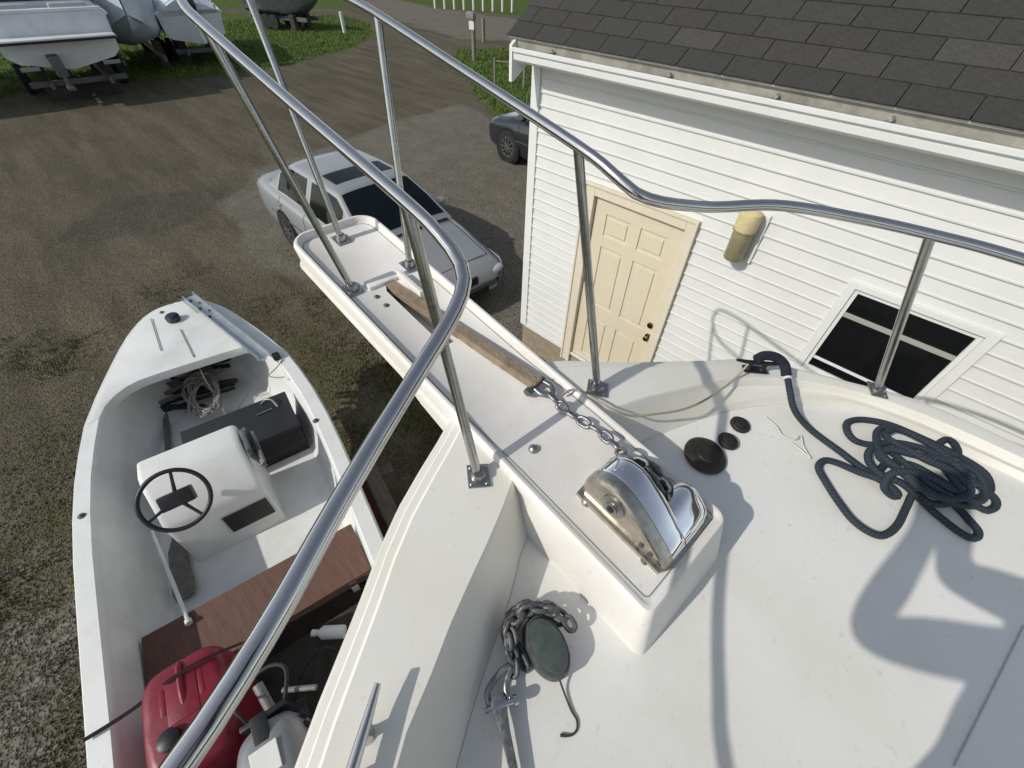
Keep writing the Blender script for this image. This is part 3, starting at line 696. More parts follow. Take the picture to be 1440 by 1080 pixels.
# windlass
wl0 = -.927
bm = NB(); base = [(.155, .468), (.16, .53), (.16, .60), (.13, .64), (.02, .645), (-.02, .685), (-.06, .69), (-.092, .66), (-.095, .50), (-.08, .468)]
prism(bm, [bw(u, v, wl0) for u, v in base], BW * .014, .004); wind = obj('windlass', bm, BRUSH, yacht, 40); tag(wind, 'chrome electric windlass on the pulpit base')
prof = [(.150, .010), (.156, .045), (.148, .085), (.122, .112), (.088, .120), (.052, .112), (-.005, .083), (-.055, .050), (-.082, .030), (-.088, .010)]
def shell(rows_v):
    bm = NB(); rows = []
    for v, s, drop in rows_v:
        cu, ch = .03, .012
        rows.append([bw(cu + (u - cu) * s, v, wl0 + max(.004, ch + (h - ch) * s - drop)) for u, h in [(p.x, p.y) for p in cat([Vector((a, b, 0)) for a, b in prof], 30)]])
    loft(bm, rows); 
    for r in (rows[0], rows[-1]):
        bm.faces.new([bm.verts.new(p) for p in r])
    return bm
obj('gear_cover', shell([(.478, .90, 0), (.481, .955, 0), (.487, .985, 0), (.494, 1, 0), (.508, 1, 0)]), BRUSH, wind, 32)
obj('motor_cover', shell([(.510, .985, 0), (.513, 1.0, 0), (.555, 1.0, 0), (.566, .985, 0), (.572, .95, 0), (.574, .9, 0)]), CHROME, wind, 32)
bm = NB(); rows = []
lobe = [(.018, .010), (.022, .035), (.008, .062), (-.02, .068), (-.055, .050), (-.082, .030), (-.088, .010)]
for v, s in ((.560, 1.0), (.60, 1.0), (.635, .97), (.655, .90), (.668, .76), (.675, .55), (.677, .3)):
    rows.append([bw(-.035 + (p.x + .035) * s, v, wl0 + .012 + (p.y - .012) * s) for p in cat([Vector((a, b, 0)) for a, b in lobe], 24)])
loft(bm, rows); bm.faces.new([bm.verts.new(p) for p in rows[-1]]); obj('clutch_cover', bm, CHROME, wind, 40)
bm = NB(); lathe(bm, bw(.072, .478, wl0 + .068), -BV, [(.03, 0), (.03, .004), (.016, .006), (.016, .010), (.0, .011)], 22); obj('clutch_hub', bm, STEEL2, wind, 40)
bm = NB(); lathe(bm, bw(.072, .467, wl0 + .068), -BV, [(.0085, 0), (.0085, .002), (.0, .0022)], 6); obj('hub_socket', bm, BLACK, wind)
bm = NB(); lathe(bm, bw(.058, .577, wl0 + .052), BV, [(.05, 0), (.057, .004), (.040, .014), (.040, .024), (.057, .034), (.05, .040), (.0, .041)], 24); obj('chain_wheel', bm, GALVD, wind, 40)
for k in range(3):
    bm = NB(); lathe(bm, bw(-.02 - .024 * k, .479, wl0 + .03 - .003 * k), -BV, [(.006, 0), (.006, .005), (0, .006)], 8); obj('cover_screw', bm, GALVD, wind)
# bow rail
RR = .0114
half = [(1.66, 0, -.285), (1.645, .09, -.287), (1.59, .17, -.291), (1.48, .205, -.298), (1.328, .214, -.306), (.95, .212, -.334), (.571, .207, -.362), (.47, .207, -.378), (.415, .216, -.394), (.378, .248, -.403), (.346, .300, -.411), (.310, .368, -.418)]
pa = [(.261, .457, -.423), (.212, .539, -.425), (.165, .612, -.425), (.126, .682, -.425), (.094, .756, -.425), (.050, .848, -.426), (-.020, .968, -.428), (-.104, 1.082, -.43), (-.36, 1.30, -.44), (-1.4, 1.42, -.45)]
sa = [(.229, .490, -.412), (.112, .602, -.416), (-.027, .702, -.42), (-.186, .778, -.42), (-.5, .88, -.425), (-1.2, 1.02, -.45)]
pth = [(u, VC - s, w) for u, s, w in (half[1:] + pa)][::-1] + [(1.66, VC, -.285)] + [(u, VC + s, w) for u, s, w in (half[1:] + sa)]
bm = NB(); tube(bm, cat([bw(*p) for p in pth], 240), RR, 18); rail = obj('bow_rail', bm, STEEL, yacht, 60)
def plate(parent, P, du=.030, dv=.026, ang=0):
    bm = NB(); a = BU * math.cos(ang) + BV * math.sin(ang); b = -BU * math.sin(ang) + BV * math.cos(ang)
    box(bm, P + BW * .0025, a * du, b * dv, BW * .0025, .0015)
    lathe(bm, P + BW * .004, BW, [(.019, 0), (.018, .008), (.0145, .018), (0, .018)], 16)
    for sx in (-1, 1):
        for sy in (-1, 1): lathe(bm, P + a * (du * .72 * sx) + b * (dv * .7 * sy) + BW * .005, BW, [(.004, 0), (.004, .001), (.002, .0025), (0, .003)], 8)
    return obj('base_plate', bm, STEEL2, parent, 40)
def stanchion(b0, top, r=.0108, ang=0):
    a, b = bw(*b0), bw(*top); bm = NB(); tube(bm, [a + (b - a) * .0, a + (b - a) * .5, b], r, 14); s = obj('stanchion', bm, STAN, yacht, 60); plate(s, a, ang=ang); return s
stanchion((.341, .328, -.941), (.571, VC - .207, -.364), ang=.6)
stanchion((.336, .768, -.941), (.571, VC + .207, -.364), ang=-.6)
stanchion((1.115, .437, -.942), (1.328, VC - .214, -.308))
stanchion((1.12, .66, -.942), (1.328, VC + .214, -.308))
stanchion((1.385, .545, -.942), (1.655, VC, -.288))
stanchion((-.236, 1.545, -.983), (-.027, VC + .702, -.422), ang=1.0)
stanchion((-1.15, -.62, -.940), (-1.0, VC - 1.385, -.446), ang=-1.2)
# cleats
def cleat(P, d, s=1, m=STEEL, parent=yacht):
    d = d.normalized(); bm = NB(); sd_ = BW.cross(d)
    for k in (-1, 1):
        lathe(bm, P + d * (.032 * k * s), BW, [(.02 * s, 0), (.017 * s, .006 * s), (.009 * s, .02 * s), (.009 * s, .045 * s), (0, .046 * s)], 12)
    pts = [P + d * (t * s) + BW * (h * s) for t, h in ((-.11, .054), (-.08, .05), (-.035, .046), (.035, .046), (.08, .05), (.11, .054))]
    tube(bm, cat(pts, 16), [.006 * s + .005 * s * math.sin(math.pi * i / 15) for i in range(16)], 10)
    box(bm, P + BW * (.002), d * .055 * s, sd_ * .02 * s, BW * .003, .002)
    return obj('mooring_cleat', bm, m, parent, 50)
c1, c2 = bpt(1024, 503, -.93), bpt(1092, 509, -.93); dcl = (c2 - c1)
cl2 = cleat(bpt(1061, 520, -.975), dcl, .72, BLACK); tag(cl2, 'black mooring cleat on the starboard bulwark cap')
ct, cb = bpt(517, 1008, -.90), bpt(494, 1082, -.90)
cl1 = cleat((ct + cb) / 2 - BW * .048 + (cb - ct) * .32, ct - cb, .9, STEEL); tag(cl1, 'stainless mooring cleat on the port bulwark cap')
# port deck pipe with oval lid
u0, v0 = bpx(772, 906, WF0 + .06); wl_ = wfl(v0)
an = math.atan2(*(lambda a, b: (b[1] - a[1], b[0] - a[0]))(bpx(748, 866, WF0 + .06), bpx(792, 950, WF0 + .06)))
def oval(bm, w0, w1, a, b, c, d):
    A, Bq = BU * math.cos(an) + BV * math.sin(an), -BU * math.sin(an) + BV * math.cos(an)
    rows = []
    for w, s in ((w0, 1.0), (w0 + .3 * (w1 - w0), 1.0), (w1 - c, .98), (w1, .93), (w1 + d, .6), (w1 + d, .05)):
        rows.append([bw(u0, v0, w) + (A * a * math.cos(t) + Bq * b * math.sin(t)) * s for t in [2 * math.pi * k / 32 for k in range(32)]])
    loft(bm, rows, True, True); return bm
dpv = obj('chain_pipe', oval(NB(), wl_, WF0 + .046, .066, .042, .006, .001), GALVD, yacht, 40); tag(dpv, 'oval chain pipe standing on the port side of the foredeck')
obj('chain_pipe_lid', oval(NB(), WF0 + .047, WF0 + .058, .057, .034, .003, .002), BRONZE2, dpv, 35)
# faint moulded seam in the deck
bm = NB(); a, b = bpx(1440, 880, -1.05), bpx(1350, 1078, -1.06)
tube(bm, [bw(a[0], a[1], wfl(a[1]) - .0005), bw(b[0], b[1], wfl(b[1]) - .0005)], .0016, 6); obj('deck_seam', bm, mat('seam_sealant', (.42, .42, .39), rough=.7), yacht)

# ------------------------------------------------------------------ anchor and chain
anchor = thing('anchor', 'rusty anchor lying in the slot of the pulpit', 'anchor', bw(.8, .55, -1.0))
a, b = bpt(757, 541, -.915), bw(1.12, .548, -.955)
bm = NB(); dirv = (b - a).normalized(); sv = BW.cross(dirv).normalized(); 
prism(bm, [a + sv * .016 + BW * .014, a - sv * .016 + BW * .014, a - sv * .016 - BW * .014, a + sv * .016 - BW * .014], b - a, .004); obj('shank', bm, RUST, anchor, 40)
bm = NB(); pl = [(1.16, .548, -.97), (1.05, .548, -1.03), (.86, .45, -1.09), (.62, .548, -1.17), (.86, .64, -1.09)]
V = [bw(*p) for p in pl]
vs = [bm.verts.new(p) for p in V]; up = [bm.verts.new(p + BW * .012) for p in V]
for q in ((1, 2, 3), (1, 3, 4), (0, 2, 1), (0, 1, 4)):
    bm.faces.new([vs[i] for i in q]); bm.faces.new([up[i] for i in q])
for i, j in ((0, 2), (2, 3), (3, 4), (4, 0)): bm.faces.new((vs[i], vs[j], up[j], up[i]))
obj('fluke', bm, GALV, anchor)
bm = NB(); tube(bm, [bw(1.12, .548, -.955), bw(1.17, .548, -.985), bw(1.13, .548, -1.03), bw(1.0, .548, -1.05)], .013, 8); obj('crown', bm, GALV, anchor, 60)
def link_mesh(name, L=.040, W=.026, r=.0046, m=GALV):
    bm = NB(); pts = []; h = (L - W) / 2; q = W / 2 - r
    for k in range(7): t = -math.pi / 2 + math.pi * k / 6; pts.append(Vector((h + q * math.cos(t), q * math.sin(t), 0)))
    for k in range(7): t = math.pi / 2 + math.pi * k / 6; pts.append(Vector((-h + q * math.cos(t), q * math.sin(t), 0)))
    tube(bm, pts, r, 7, closed=True)
    me = bpy.data.meshes.new(name); bmesh.ops.recalc_face_normals(bm, faces=bm.faces); bm.to_mesh(me); bm.free(); me.materials.append(m); me.shade_smooth(); return me
def chain(root, path, me, pitch, tw=0.0, jit=0.0, up=BW):
    P = cat(path, max(2, int(sum((Vector(b) - Vector(a)).length for a, b in zip(path, path[1:])) / pitch) + 1)); rl = rootloc(root)
    for i in range(len(P) - 1):
        c = (P[i] + P[i + 1]) / 2; t = (P[i + 1] - P[i]).normalized(); s = up.cross(t).normalized(); n = t.cross(s)
        a = (math.pi / 4 if i % 2 else -math.pi / 4) + tw + rnd.uniform(-jit, jit)
        s2 = s * math.cos(a) + n * math.sin(a); n2 = t.cross(s2)
        o = bpy.data.objects.new('link', me); COL.objects.link(o); o.parent = root
        o.rotation_mode = 'QUATERNION'; o.rotation_quaternion = Matrix((t, s2, n2)).transposed().to_quaternion(); o.location = c + Vector((0, 0, H)) - rl
LK = link_mesh('chain_link', .046, .031, .0052, GALV)
ch = thing('anchor_chain', 'galvanised anchor chain running from windlass to anchor shank', 'chain', bw(.25, .62, -.94))
path = [bw(*bpx(772, 553, -.91), -.910), bw(*bpx(800, 580, -.912), -.914), bw(*bpx(840, 605, -.908), -.908), bw(*bpx(868, 627, -.89), -.892), bw(.135, .598, -.862), bw(.085, .597, -.832), bw(.035, .597, -.838), bw(.0, .597, -.875), bw(-.005, .597, -.92)]
chain(ch, path, LK, .034, jit=.25)
sh = obj('shackle', tube(NB(), cat([a + sv * .02 + BW * .0 - dirv * .004, a + sv * .02 - dirv * .03, a - dirv * .05, a - sv * .02 - dirv * .03, a - sv * .02 - dirv * .004], 20), .0075, 10), GALV, ch, 60)
bm = NB(); tube(bm, [a + sv * .032 - dirv * -.004, a - sv * .03 - dirv * -.004], .007, 10); tube(bm, [a + sv * .032 + dirv * .004, a + sv * .046 + dirv * .004], .012, 8); obj('shackle_pin', bm, GALVD, ch, 60)
# chain and shackle at the port chain pipe
pc = thing('pipe_chain', 'dull grey chain heaped around the oval chain pipe', 'chain', bw(u0 + .03, v0, wl_))
LK2 = link_mesh('pipe_chain_link', .043, .031, .0056, GALVD)
def q3(x, y, w): return bw(*bpx(x, y, w), w)
chain(pc, [q3(806, 885, -1.055), q3(795, 868, -1.045), q3(775, 856, -1.040), q3(750, 850, -1.040), q3(728, 858, -1.045), q3(712, 875, -1.050), q3(709, 892, -1.055), q3(716, 912, -1.060), q3(724, 935, -1.065), q3(722, 950, -1.070)], LK2, .0255, jit=.7)
chain(pc, [q3(790, 876, -1.070), q3(768, 862, -1.065), q3(742, 862, -1.065), q3(722, 876, -1.070), q3(720, 900, -1.075), q3(733, 925, -1.075), q3(740, 940, -1.080)], LK2, .0255, jit=.9, tw=.5)
chain(pc, [q3(764, 852, -1.045), q3(742, 856, -1.035), q3(724, 868, -1.035), q3(716, 888, -1.040), q3(722, 905, -1.045)], LK2, .0255, jit=.9, tw=.9)
chain(pc, [q3(782, 862, -1.03), q3(756, 855, -1.025), q3(732, 862, -1.03), q3(716, 882, -1.035), q3(714, 905, -1.045), q3(724, 928, -1.06)], LK2, .0255, jit=.8, tw=.3)
rod = thing('swivel_shank', 'grey galvanised shackle and tapered strap lying aft of the chain pipe', 'shackle', q3(705, 985, wfl(.1)))
A0, A1, A2 = q3(712, 940, -1.063), q3(700, 985, -1.067), q3(726, 1100, -1.077)
bm = NB(); t = (A2 - A1).normalized(); s_ = BW.cross(t).normalized()
prism(bm, [A1 + s_ * .016, A1 + t * .05 + s_ * .010, A2 + s_ * .0075, A2 - s_ * .0075, A1 + t * .05 - s_ * .010, A1 - s_ * .016, A1 - t * .01 - s_ * .010, A1 - t * .01 + s_ * .010], BW * .010, .002); obj('strap', bm, GALV, rod, 40)
bm = NB(); tube(bm, cat([A1 + s_ * .02 + t * .012, A1 + s_ * .022 - t * .02, A0 + s_ * .01, A0 - s_ * .008, A1 - s_ * .016 - t * .02, A1 - s_ * .016 + t * .012], 22), .0065, 9); obj('bow', bm, GALV, rod, 60)
bm = NB(); tube(bm, [A1 + s_ * .032 + t * .01 + BW * .005, A1 - s_ * .03 + t * .01 + BW * .005], .006, 9); lathe(bm, A1 + s_ * .03 + t * .01 + BW * .005, s_, [(.011, 0), (.011, .008), (0, .009)], 10); obj('pin', bm, STEEL, rod, 50)
bm = NB(); tube(bm, cat([q3(785, 950, -1.060), q3(792, 970, -1.083), q3(803, 998, -1.088), q3(811, 1012, -1.089), q3(811, 1026, -1.089), q3(803, 1034, -1.088), q3(788, 1034, -1.088)], 40), [.0022] * 36 + [.003] * 4, 7)
tag(obj('lid_lanyard', bm, mat('dark_lanyard', (.045, .042, .03), rough=.8), None, 60, base=q3(800, 1000, -1.085)), 'thin dark hooked lanyard on the deck below the oval lid', 'lanyard')

# ------------------------------------------------------------------ navy dock line
rope = thing('dock_line', 'thick navy blue dock line heaped on the starboard foredeck', 'rope', q3(1280, 660, -1.04))
RW = .0098
def dk(x, y, lift=0):
    w = -1.04
    for _ in range(3): u, v = bpx(x, y, w); w = wfl(v) + RW + lift
    return bw(u, v, w)
lead = [q3(1094, 506, -.935), q3(1104, 518, -.945), q3(1108, 535, -.958), q3(1111, 552, -.965), q3(1118, 578, -1.0), dk(1140, 604), dk(1180, 634), dk(1215, 660)]
loops = [[(1215, 660), (1232, 664, .01), (1250, 650, .02), (1285, 655, .035), (1330, 680, .045), (1372, 700, .02), (1392, 690, .015), (1384, 665, .02), (1345, 640, .03), (1300, 618, .03), (1250, 597, .015), (1212, 590, .0), (1192, 594, 0), (1191, 606, 0), (1200, 618, 0), (1216, 624, .0), (1240, 628, .02), (1268, 648, .04), (1300, 676, .05), (1335, 700, .04)],
         [(1335, 700, .04), (1345, 712, .0), (1362, 730, 0), (1376, 748, 0), (1370, 757, 0), (1352, 750, 0), (1318, 724, 0), (1294, 702, .005), (1268, 680, .03), (1240, 668, .03), (1222, 650, .025), (1224, 632, .03), (1250, 622, .035), (1295, 630, .045), (1335, 650, .05), (1370, 678, .04), (1398, 700, .01), (1400, 712, 0), (1388, 718, 0), (1372, 712, .01)],
         [(1372, 712, .01), (1340, 708, .03), (1305, 690, .045), (1270, 664, .055), (1240, 640, .05), (1232, 615, .03), (1240, 602, .02), (1270, 606, .03), (1310, 625, .05), (1345, 640, .05), (1342, 624, .03), (1330, 618, .02), (1318, 630, .04), (1330, 660, .05), (1350, 690, .05), (1338, 706, .03), (1310, 708, .02), (1286, 694, .01)],
         [(1286, 694, .01), (1275, 712, 0), (1262, 738, 0), (1245, 752, 0), (1226, 750, 0), (1200, 732, 0), (1178, 704, 0), (1160, 676, 0), (1151, 658, 0), (1158, 648, 0), (1175, 650, 0), (1208, 664, 0), (1236, 674, .02), (1258, 690, .015), (1262, 698, .0), (1252, 696, .0), (1243, 682, .025), (1258, 664, .055), (1300, 668, .06), (1340, 690, .05), (1370, 706, .03), (1385, 696, .03)],
         [(1385, 696, .03), (1376, 668, .05), (1340, 650, .06), (1290, 640, .06), (1250, 632, .05), (1236, 642, .04), (1262, 660, .05), (1300, 690, .05), (1340, 702, .05), (1365, 690, .06), (1340, 664, .06), (1300, 645, .07), (1262, 625, .05), (1245, 612, .035), (1262, 604, .03), (1300, 620, .045), (1340, 650, .06), (1372, 684, .05)]]
pts = list(lead)
for lp in loops:
    for q in lp[1:]: pts.append(dk(q[0], q[1], (q[2] if len(q) > 2 else 0)))
bm = NB(); tube(bm, cat(pts, 900), RW, 9, uvlen=.016); obj('line', bm, NAVY, rope, 70)
bm = NB(); tube(bm, cat([q3(1064, 505, -.925), q3(1076, 500, -.918), q3(1092, 503, -.922), q3(1103, 513, -.938), q3(1106, 528, -.955)], 24), .0155, 12, uvlen=.02); obj('chafe_sleeve', bm, mat('navy_chafe_webbing', (.016, .019, .032), rough=.9, var=.3, vscale=80, bump=.5, bscale=300), rope, 60)
bm = NB(); c_ = q3(1107, 531, -.956); d_ = (q3(1110, 545, -.963) - c_).normalized(); tube(bm, [c_, c_ + d_ * .007], .0135, 12); obj('whipping', bm, WHITEP, rope, 60)
# thin lines
bm = NB(); tube(bm, cat([q3(1052, 512, -.93), q3(1034, 532, -.965), q3(1012, 549, -.962), q3(985, 566, -.955), q3(955, 577, -.945), q3(915, 583, -.938), q3(890, 585, -.936), q3(866, 578, -.915), q3(845, 566, -.905), q3(810, 548, -.912), q3(790, 555, -.915)], 80), .0034, 8, uvlen=.012)
tag(obj('tan_line', bm, TANR, None, 60, base=q3(960, 575, -.94)), 'thin tan line tied from the black cleat to the anchor chain', 'line')
bm = NB(); tube(bm, cat([dk(1075, 585), dk(1092, 600), dk(1100, 612), dk(1118, 618), dk(1126, 612), dk(1130, 628), dk(1140, 645), dk(1126, 632), dk(1112, 622)], 60), .0020, 6, uvlen=.01)
tag(obj('white_cord', bm, WHTR, None, 60, base=dk(1110, 612)), 'frayed white cord lying beside the navy rope', 'cord')

# ------------------------------------------------------------------ stands under the hull and timber beside it
def jackstand(P, top, lab):
    t = thing('jack_stand', lab, 'jack stand', (P[0], P[1], GZ), 'jack stands under the cruiser')
    P = Vector((P[0], P[1], GZ)); T_ = Vector(top)
    for k in range(3):
        an_ = 2 * math.pi * k / 3; bm = NB(); tube(bm, [P + Vector((math.cos(an_) * .34, math.sin(an_) * .34, .015)), P + Vector((0, 0, .75))], .018, 8); obj('leg', bm, STEEL2, t, 60)
    bm = NB(); tube(bm, [P + Vector((0, 0, .5)), T_], .02, 10); obj('screw_post', bm, GALV, t, 60)
    bm = NB(); box(bm, T_, X * .14, Y * .14, Z * .02, .006); obj('pad', bm, WOODG, t)
jackstand((1.9, -.1), (1.95, .05, -2.35), 'tripod jack stand on the port side under the white cruiser')
jackstand((1.9, 1.25), (1.85, 1.1, -2.35), 'tripod jack stand on the starboard side under the white cruiser')
for k, (kx_, hz) in enumerate(((.75, .50), (2.6, .42))):
    t = thing('keel_block', 'stack of weathered timbers carrying the cruiser keel ' + ('near the bow' if k == 0 else 'further aft'), 'timber block', (kx_, .55, GZ), 'keel blocks')
    for j in range(3):
        bm = NB(); box(bm, (kx_, .57, GZ + .12 + .2 * j - .02), X * (.28 - .03 * j), Y * (.32 if j % 2 else .25), Z * .099, .008); obj('timber', bm, WOODG, t)
brd = thing('plank_stack', 'grey weathered board with dark red edge beside the skiff', 'board', (*onz(535, 715, -3.2)[:2], GZ))
p0, p1 = onz(518, 655, -3.2), onz(572, 770, -3.2)
t = (p1 - p0).normalized(); s_ = Z.cross(t).normalized()
if s_.x + s_.y > 0 and s_.y < 0: s_ = -s_
bm = NB(); box(bm, (p0 + p1) / 2 + s_ * .0, (p1 - p0) * .62, s_ * .06, Z * .02, .004); obj('board', bm, WOODG, brd)
bm = NB(); box(bm, (p0 + p1) / 2 - s_ * .13 - Z * .06, (p1 - p0) * .62, s_ * .06, Z * .04, .004); obj('red_board', bm, BOTTOM, brd)
for k in (-.45, .45):
    c_ = (p0 + p1) / 2 + (p1 - p0) * k; bm = NB(); box(bm, (c_.x, c_.y, (c_.z + GZ) / 2 - .06), t * .05, s_ * .18, Z * ((c_.z - GZ) / 2 - .04), .004); obj('block', bm, WOODG, brd)

# ================================================================== SKIFF
SA = Vector((.982, -.19, 0)).normalized(); SL_ = Vector((.19, .982, 0)).normalized(); SO = Vector((-4.56, .195, 0)); SG = -2.45
def sk(s, t, z): return SO + SA * s + SL_ * t + Z * z
HB = [(0, .02), (.02, .13), (.06, .20), (.14, .275), (.33, .385), (.65, .505), (1.03, .625), (1.28, .69), (1.8, .745), (2.24, .752), (2.7, .735), (3.4, .70), (4.25, .665)]
def hb(s):
    for (a, b), (c, d) in zip(HB, HB[1:]):
        if s <= c: return b + (d - b) * (s - a) / (c - a)
    return HB[-1][1]
skiff = thing('skiff', 'small white open skiff with centre console on a trailer', 'boat', sk(2.1, 0, GZ))
ST = [0, .02, .05, .10, .16, .24, .33, .48, .65, .84, 1.03, 1.28, 1.55, 1.8, 2.1, 2.4, 2.7, 3.05, 3.4, 3.8, 4.25]
hbc = {}
_c = cat([Vector((a, b, 0)) for a, b in HB], 120)
def hbs(s):
    for p, q in zip(_c, _c[1:]):
        if p.x <= s <= q.x + 1e-9: return p.y + (q.y - p.y) * (s - p.x) / max(1e-9, q.x - p.x)
    return hb(s)
bm = NB(); rows = []
for s in ST:
    h = hbs(s); k = max(0, 1 - s / 1.2); zk = SG - .62 + .42 * k ** 2.2
    half_ = [(h, SG - .035), (h * .985, SG - .12), (h * .93 - .03 * (1 - k), SG - .32 + .02 * k), (h * .80 * (1 - .3 * k), SG - .50 + .25 * k), (0, zk)]
    rows.append([sk(s, -t, z) for t, z in half_] + [sk(s, t, z) for t, z in half_[-2::-1]])
loft(bm, rows); bm.faces.new([bm.verts.new(p) for p in rows[-1]]); obj('hull', bm, GELS, skiff, 50)
bm = NB()
for sg in (-1, 1):
    rows = []
    for s in ST:
        h = hbs(s); gi = max(.0, h - (.092 + .0 * s)); 
        rows.append([sk(s, sg * (h - .004), SG - .06), sk(s, sg * (h + .008), SG - .045), sk(s, sg * (h + .010), SG - .015), sk(s, sg * (h - .002), SG), sk(s, sg * max(.004, gi + .006), SG + .002), sk(s, sg * max(.002, gi - .004), SG - .01), sk(s, sg * max(.001, gi - .006), SG - .05)])
    loft(bm, rows)
bmesh.ops.remove_doubles(bm, verts=bm.verts, dist=1e-4)
gun = obj('gunwale', bm, GELS, skiff, 38)
FZ = SG - .50
bm = NB(); rows = []
for s in [q for q in ST if q >= .33]:
    gi = hbs(s) - .095; f = max(.08, gi - .10 - .10 * max(0, 1 - (s - .33)))
    prof_ = [(gi, SG - .045), (gi - .012, SG - .10), (gi - .03, SG - .28), (gi - .035, SG - .30), (f + .02, SG - .46), (f - .01, FZ + .004), (f * .5, FZ), (0, FZ)]
    rows.append([sk(s, -t, z) for t, z in prof_] + [sk(s, t, z) for t, z in prof_[-2::-1]])
loft(bm, rows); obj('liner', bm, GELI, skiff, 40)
bm = NB(); abox(bm, 0, 1, 0, 1, 0, 1); bmesh.ops.delete(bm, geom=bm.verts[:], context='VERTS')
box(bm, sk(4.22, 0, SG - .30), SA * .03, SL_ * .64, Z * .29, .01); obj('transom', bm, GELS, skiff)
bm = NB(); out = []
for s in (.0, .02, .05, .10, .16, .24, .33, .48, .65, .84, .96, 1.12, 1.28): out.append((s + .015, max(.01, hbs(s) - .02)))
poly = [sk(s, -t, SG + .004) for s, t in out[::-1]] + [sk(s, t, SG + .004) for s, t in out]
k_ = len(out)
# slightly hollowed aft edge
aft = [sk(q_, t_, SG + .004) for q_, t_ in ((1.27, hbs(1.27) - .088), (1.14, hbs(1.14) - .105), (1.05, hbs(1.05) - .15), (1.01, .40), (1.0, .25), (.99, 0), (.985, -.2), (.99, -.34), (1.02, -.43), (1.08, -hbs(1.08) + .135), (1.16, -hbs(1.16) + .103), (1.27, -hbs(1.27) + .088))]
prism(bm, poly + aft, (0, 0, -.075), .006); obj('foredeck', bm, GELS, skiff, 30)
bm = NB(); box(bm, sk(3.07, 0, -2.70), SA * .175, SL_ * .585, Z * .018, .004); thw = obj('thwart', bm, WOODB, skiff)
for t_ in (-.45, .45):
    bm = NB(); box(bm, sk(3.07, t_, -2.83), SA * .14, SL_ * .02, Z * .11); obj('thwart_support', bm, GELI, skiff)
bm = NB(); box(bm, sk(3.62, -.02, -2.848), SA * .30, SL_ * .56, Z * .015, .004); obj('aft_board', bm, WOODD, skiff)
bm = NB(); box(bm, sk(3.62, .1, FZ + .012), SA * .55, SL_ * .48, Z * .008); obj('bilge_board', bm, WOODD, skiff)
# console
def cons():
    bm = NB(); f0, f1, a1 = 1.99, 2.03, 2.42; L_, R_ = -.355, .205
    prof_ = [(1.995, FZ), (1.985, -2.34), (2.005, -2.305), (2.13, -2.30), (2.20, -2.325), (2.385, -2.52), (2.40, -2.56), (2.43, FZ + .05), (2.44, FZ)]
    rows = []
    for t_, ins in ((L_, .03), (L_ + .01, .008), (L_ + .03, 0), (R_ - .04, 0), (R_ - .012, .010), (R_, .035)):
        rows.append([sk(2.2 + (s - 2.2) * (1 - ins), t_, FZ + (z - FZ) * (1 - ins * .6)) for s, z in prof_])
    loft(bm, rows)
    for r in (rows[0], rows[-1]): bm.faces.new([bm.verts.new(p) for p in r])
    return bm
con = obj('console', cons(), GELS, skiff, 34)
bm = NB(); n_ = (sk(2.42, 0, -2.75) - sk(2.405, 0, -2.56)).normalized()
box(bm, sk(2.418, .045, -2.74), SL_ * .135, n_ * .085, SA * .008, .003); obj('console_locker_door', bm, mat('dark_hatch', (.03, .028, .022), rough=.5, var=.4, vscale=12), con)
bm = NB(); box(bm, sk(2.411, .045, -2.74), SL_ * .155, n_ * .105, SA * .006, .003); obj('console_locker_frame', bm, GELS, con)
# steering wheel
wc = onz(246, 703, -2.235); wn = (SA * .72 + Z * .70).normalized(); wu = SL_; wv = wn.cross(wu)
wr = .168
bm = NB(); tube(bm, [wc + (wu * math.cos(t) + wv * math.sin(t)) * wr for t in [2 * math.pi * k / 48 for k in range(48)]], .0125, 10, closed=True); whl = obj('steering_wheel', bm, BLACK, con, 60)
for k in range(3):
    an_ = math.radians((75, 200, 300)[k]); bm = NB(); e = wc + (wu * math.cos(an_) + wv * math.sin(an_)) * wr; tube(bm, [wc - wn * .03, wc.lerp(e, .6) - wn * .012, e], [.012, .009, .008], 8); obj('spoke', bm, BLACK, whl, 60)
bm = NB(); box(bm, wc - wn * .045, wu * .085, wv * .045, wn * .035, .012); obj('hub', bm, BLACK, whl, 40)
bm = NB(); tube(bm, [wc - wn * .05, wc - wn * .19], .022, 12); obj('column', bm, BLACK, whl, 60)
bm = NB(); c_ = sk(2.17, .225, -2.36)
for k in range(4): tube(bm, [c_ + SA * (-.16 + .03 * k) + Z * (.02 * (k % 2)) + SL_ * .02 * k, c_ + SA * (.14 + .02 * k) + Z * (-.10 + .03 * k) + SL_ * (.03 + .012 * k)], .009, 7)
box(bm, c_ + SL_ * .01, SA * .10, SL_ * .012, Z * .05, .006); tube(bm, [c_ + SA * .10, c_ + SA * .14 - Z * .12 + SL_ * .05], .012, 8); obj('control_box', bm, mat('grey_control', (.13, .135, .14), rough=.5, var=.4, vscale=30), con, 50)
# gunwale fittings
for (x, y) in ((134, 533), (115, 726), (444, 592), (228, 440)):
    P = onz(x, y, SG); bm = NB(); lathe(bm, P, Z, [(.020, 0), (.020, .006), (.010, .008), (.010, .016), (.006, .02), (0, .02)], 14); obj('oarlock_socket', bm, GALVD, skiff, 40)
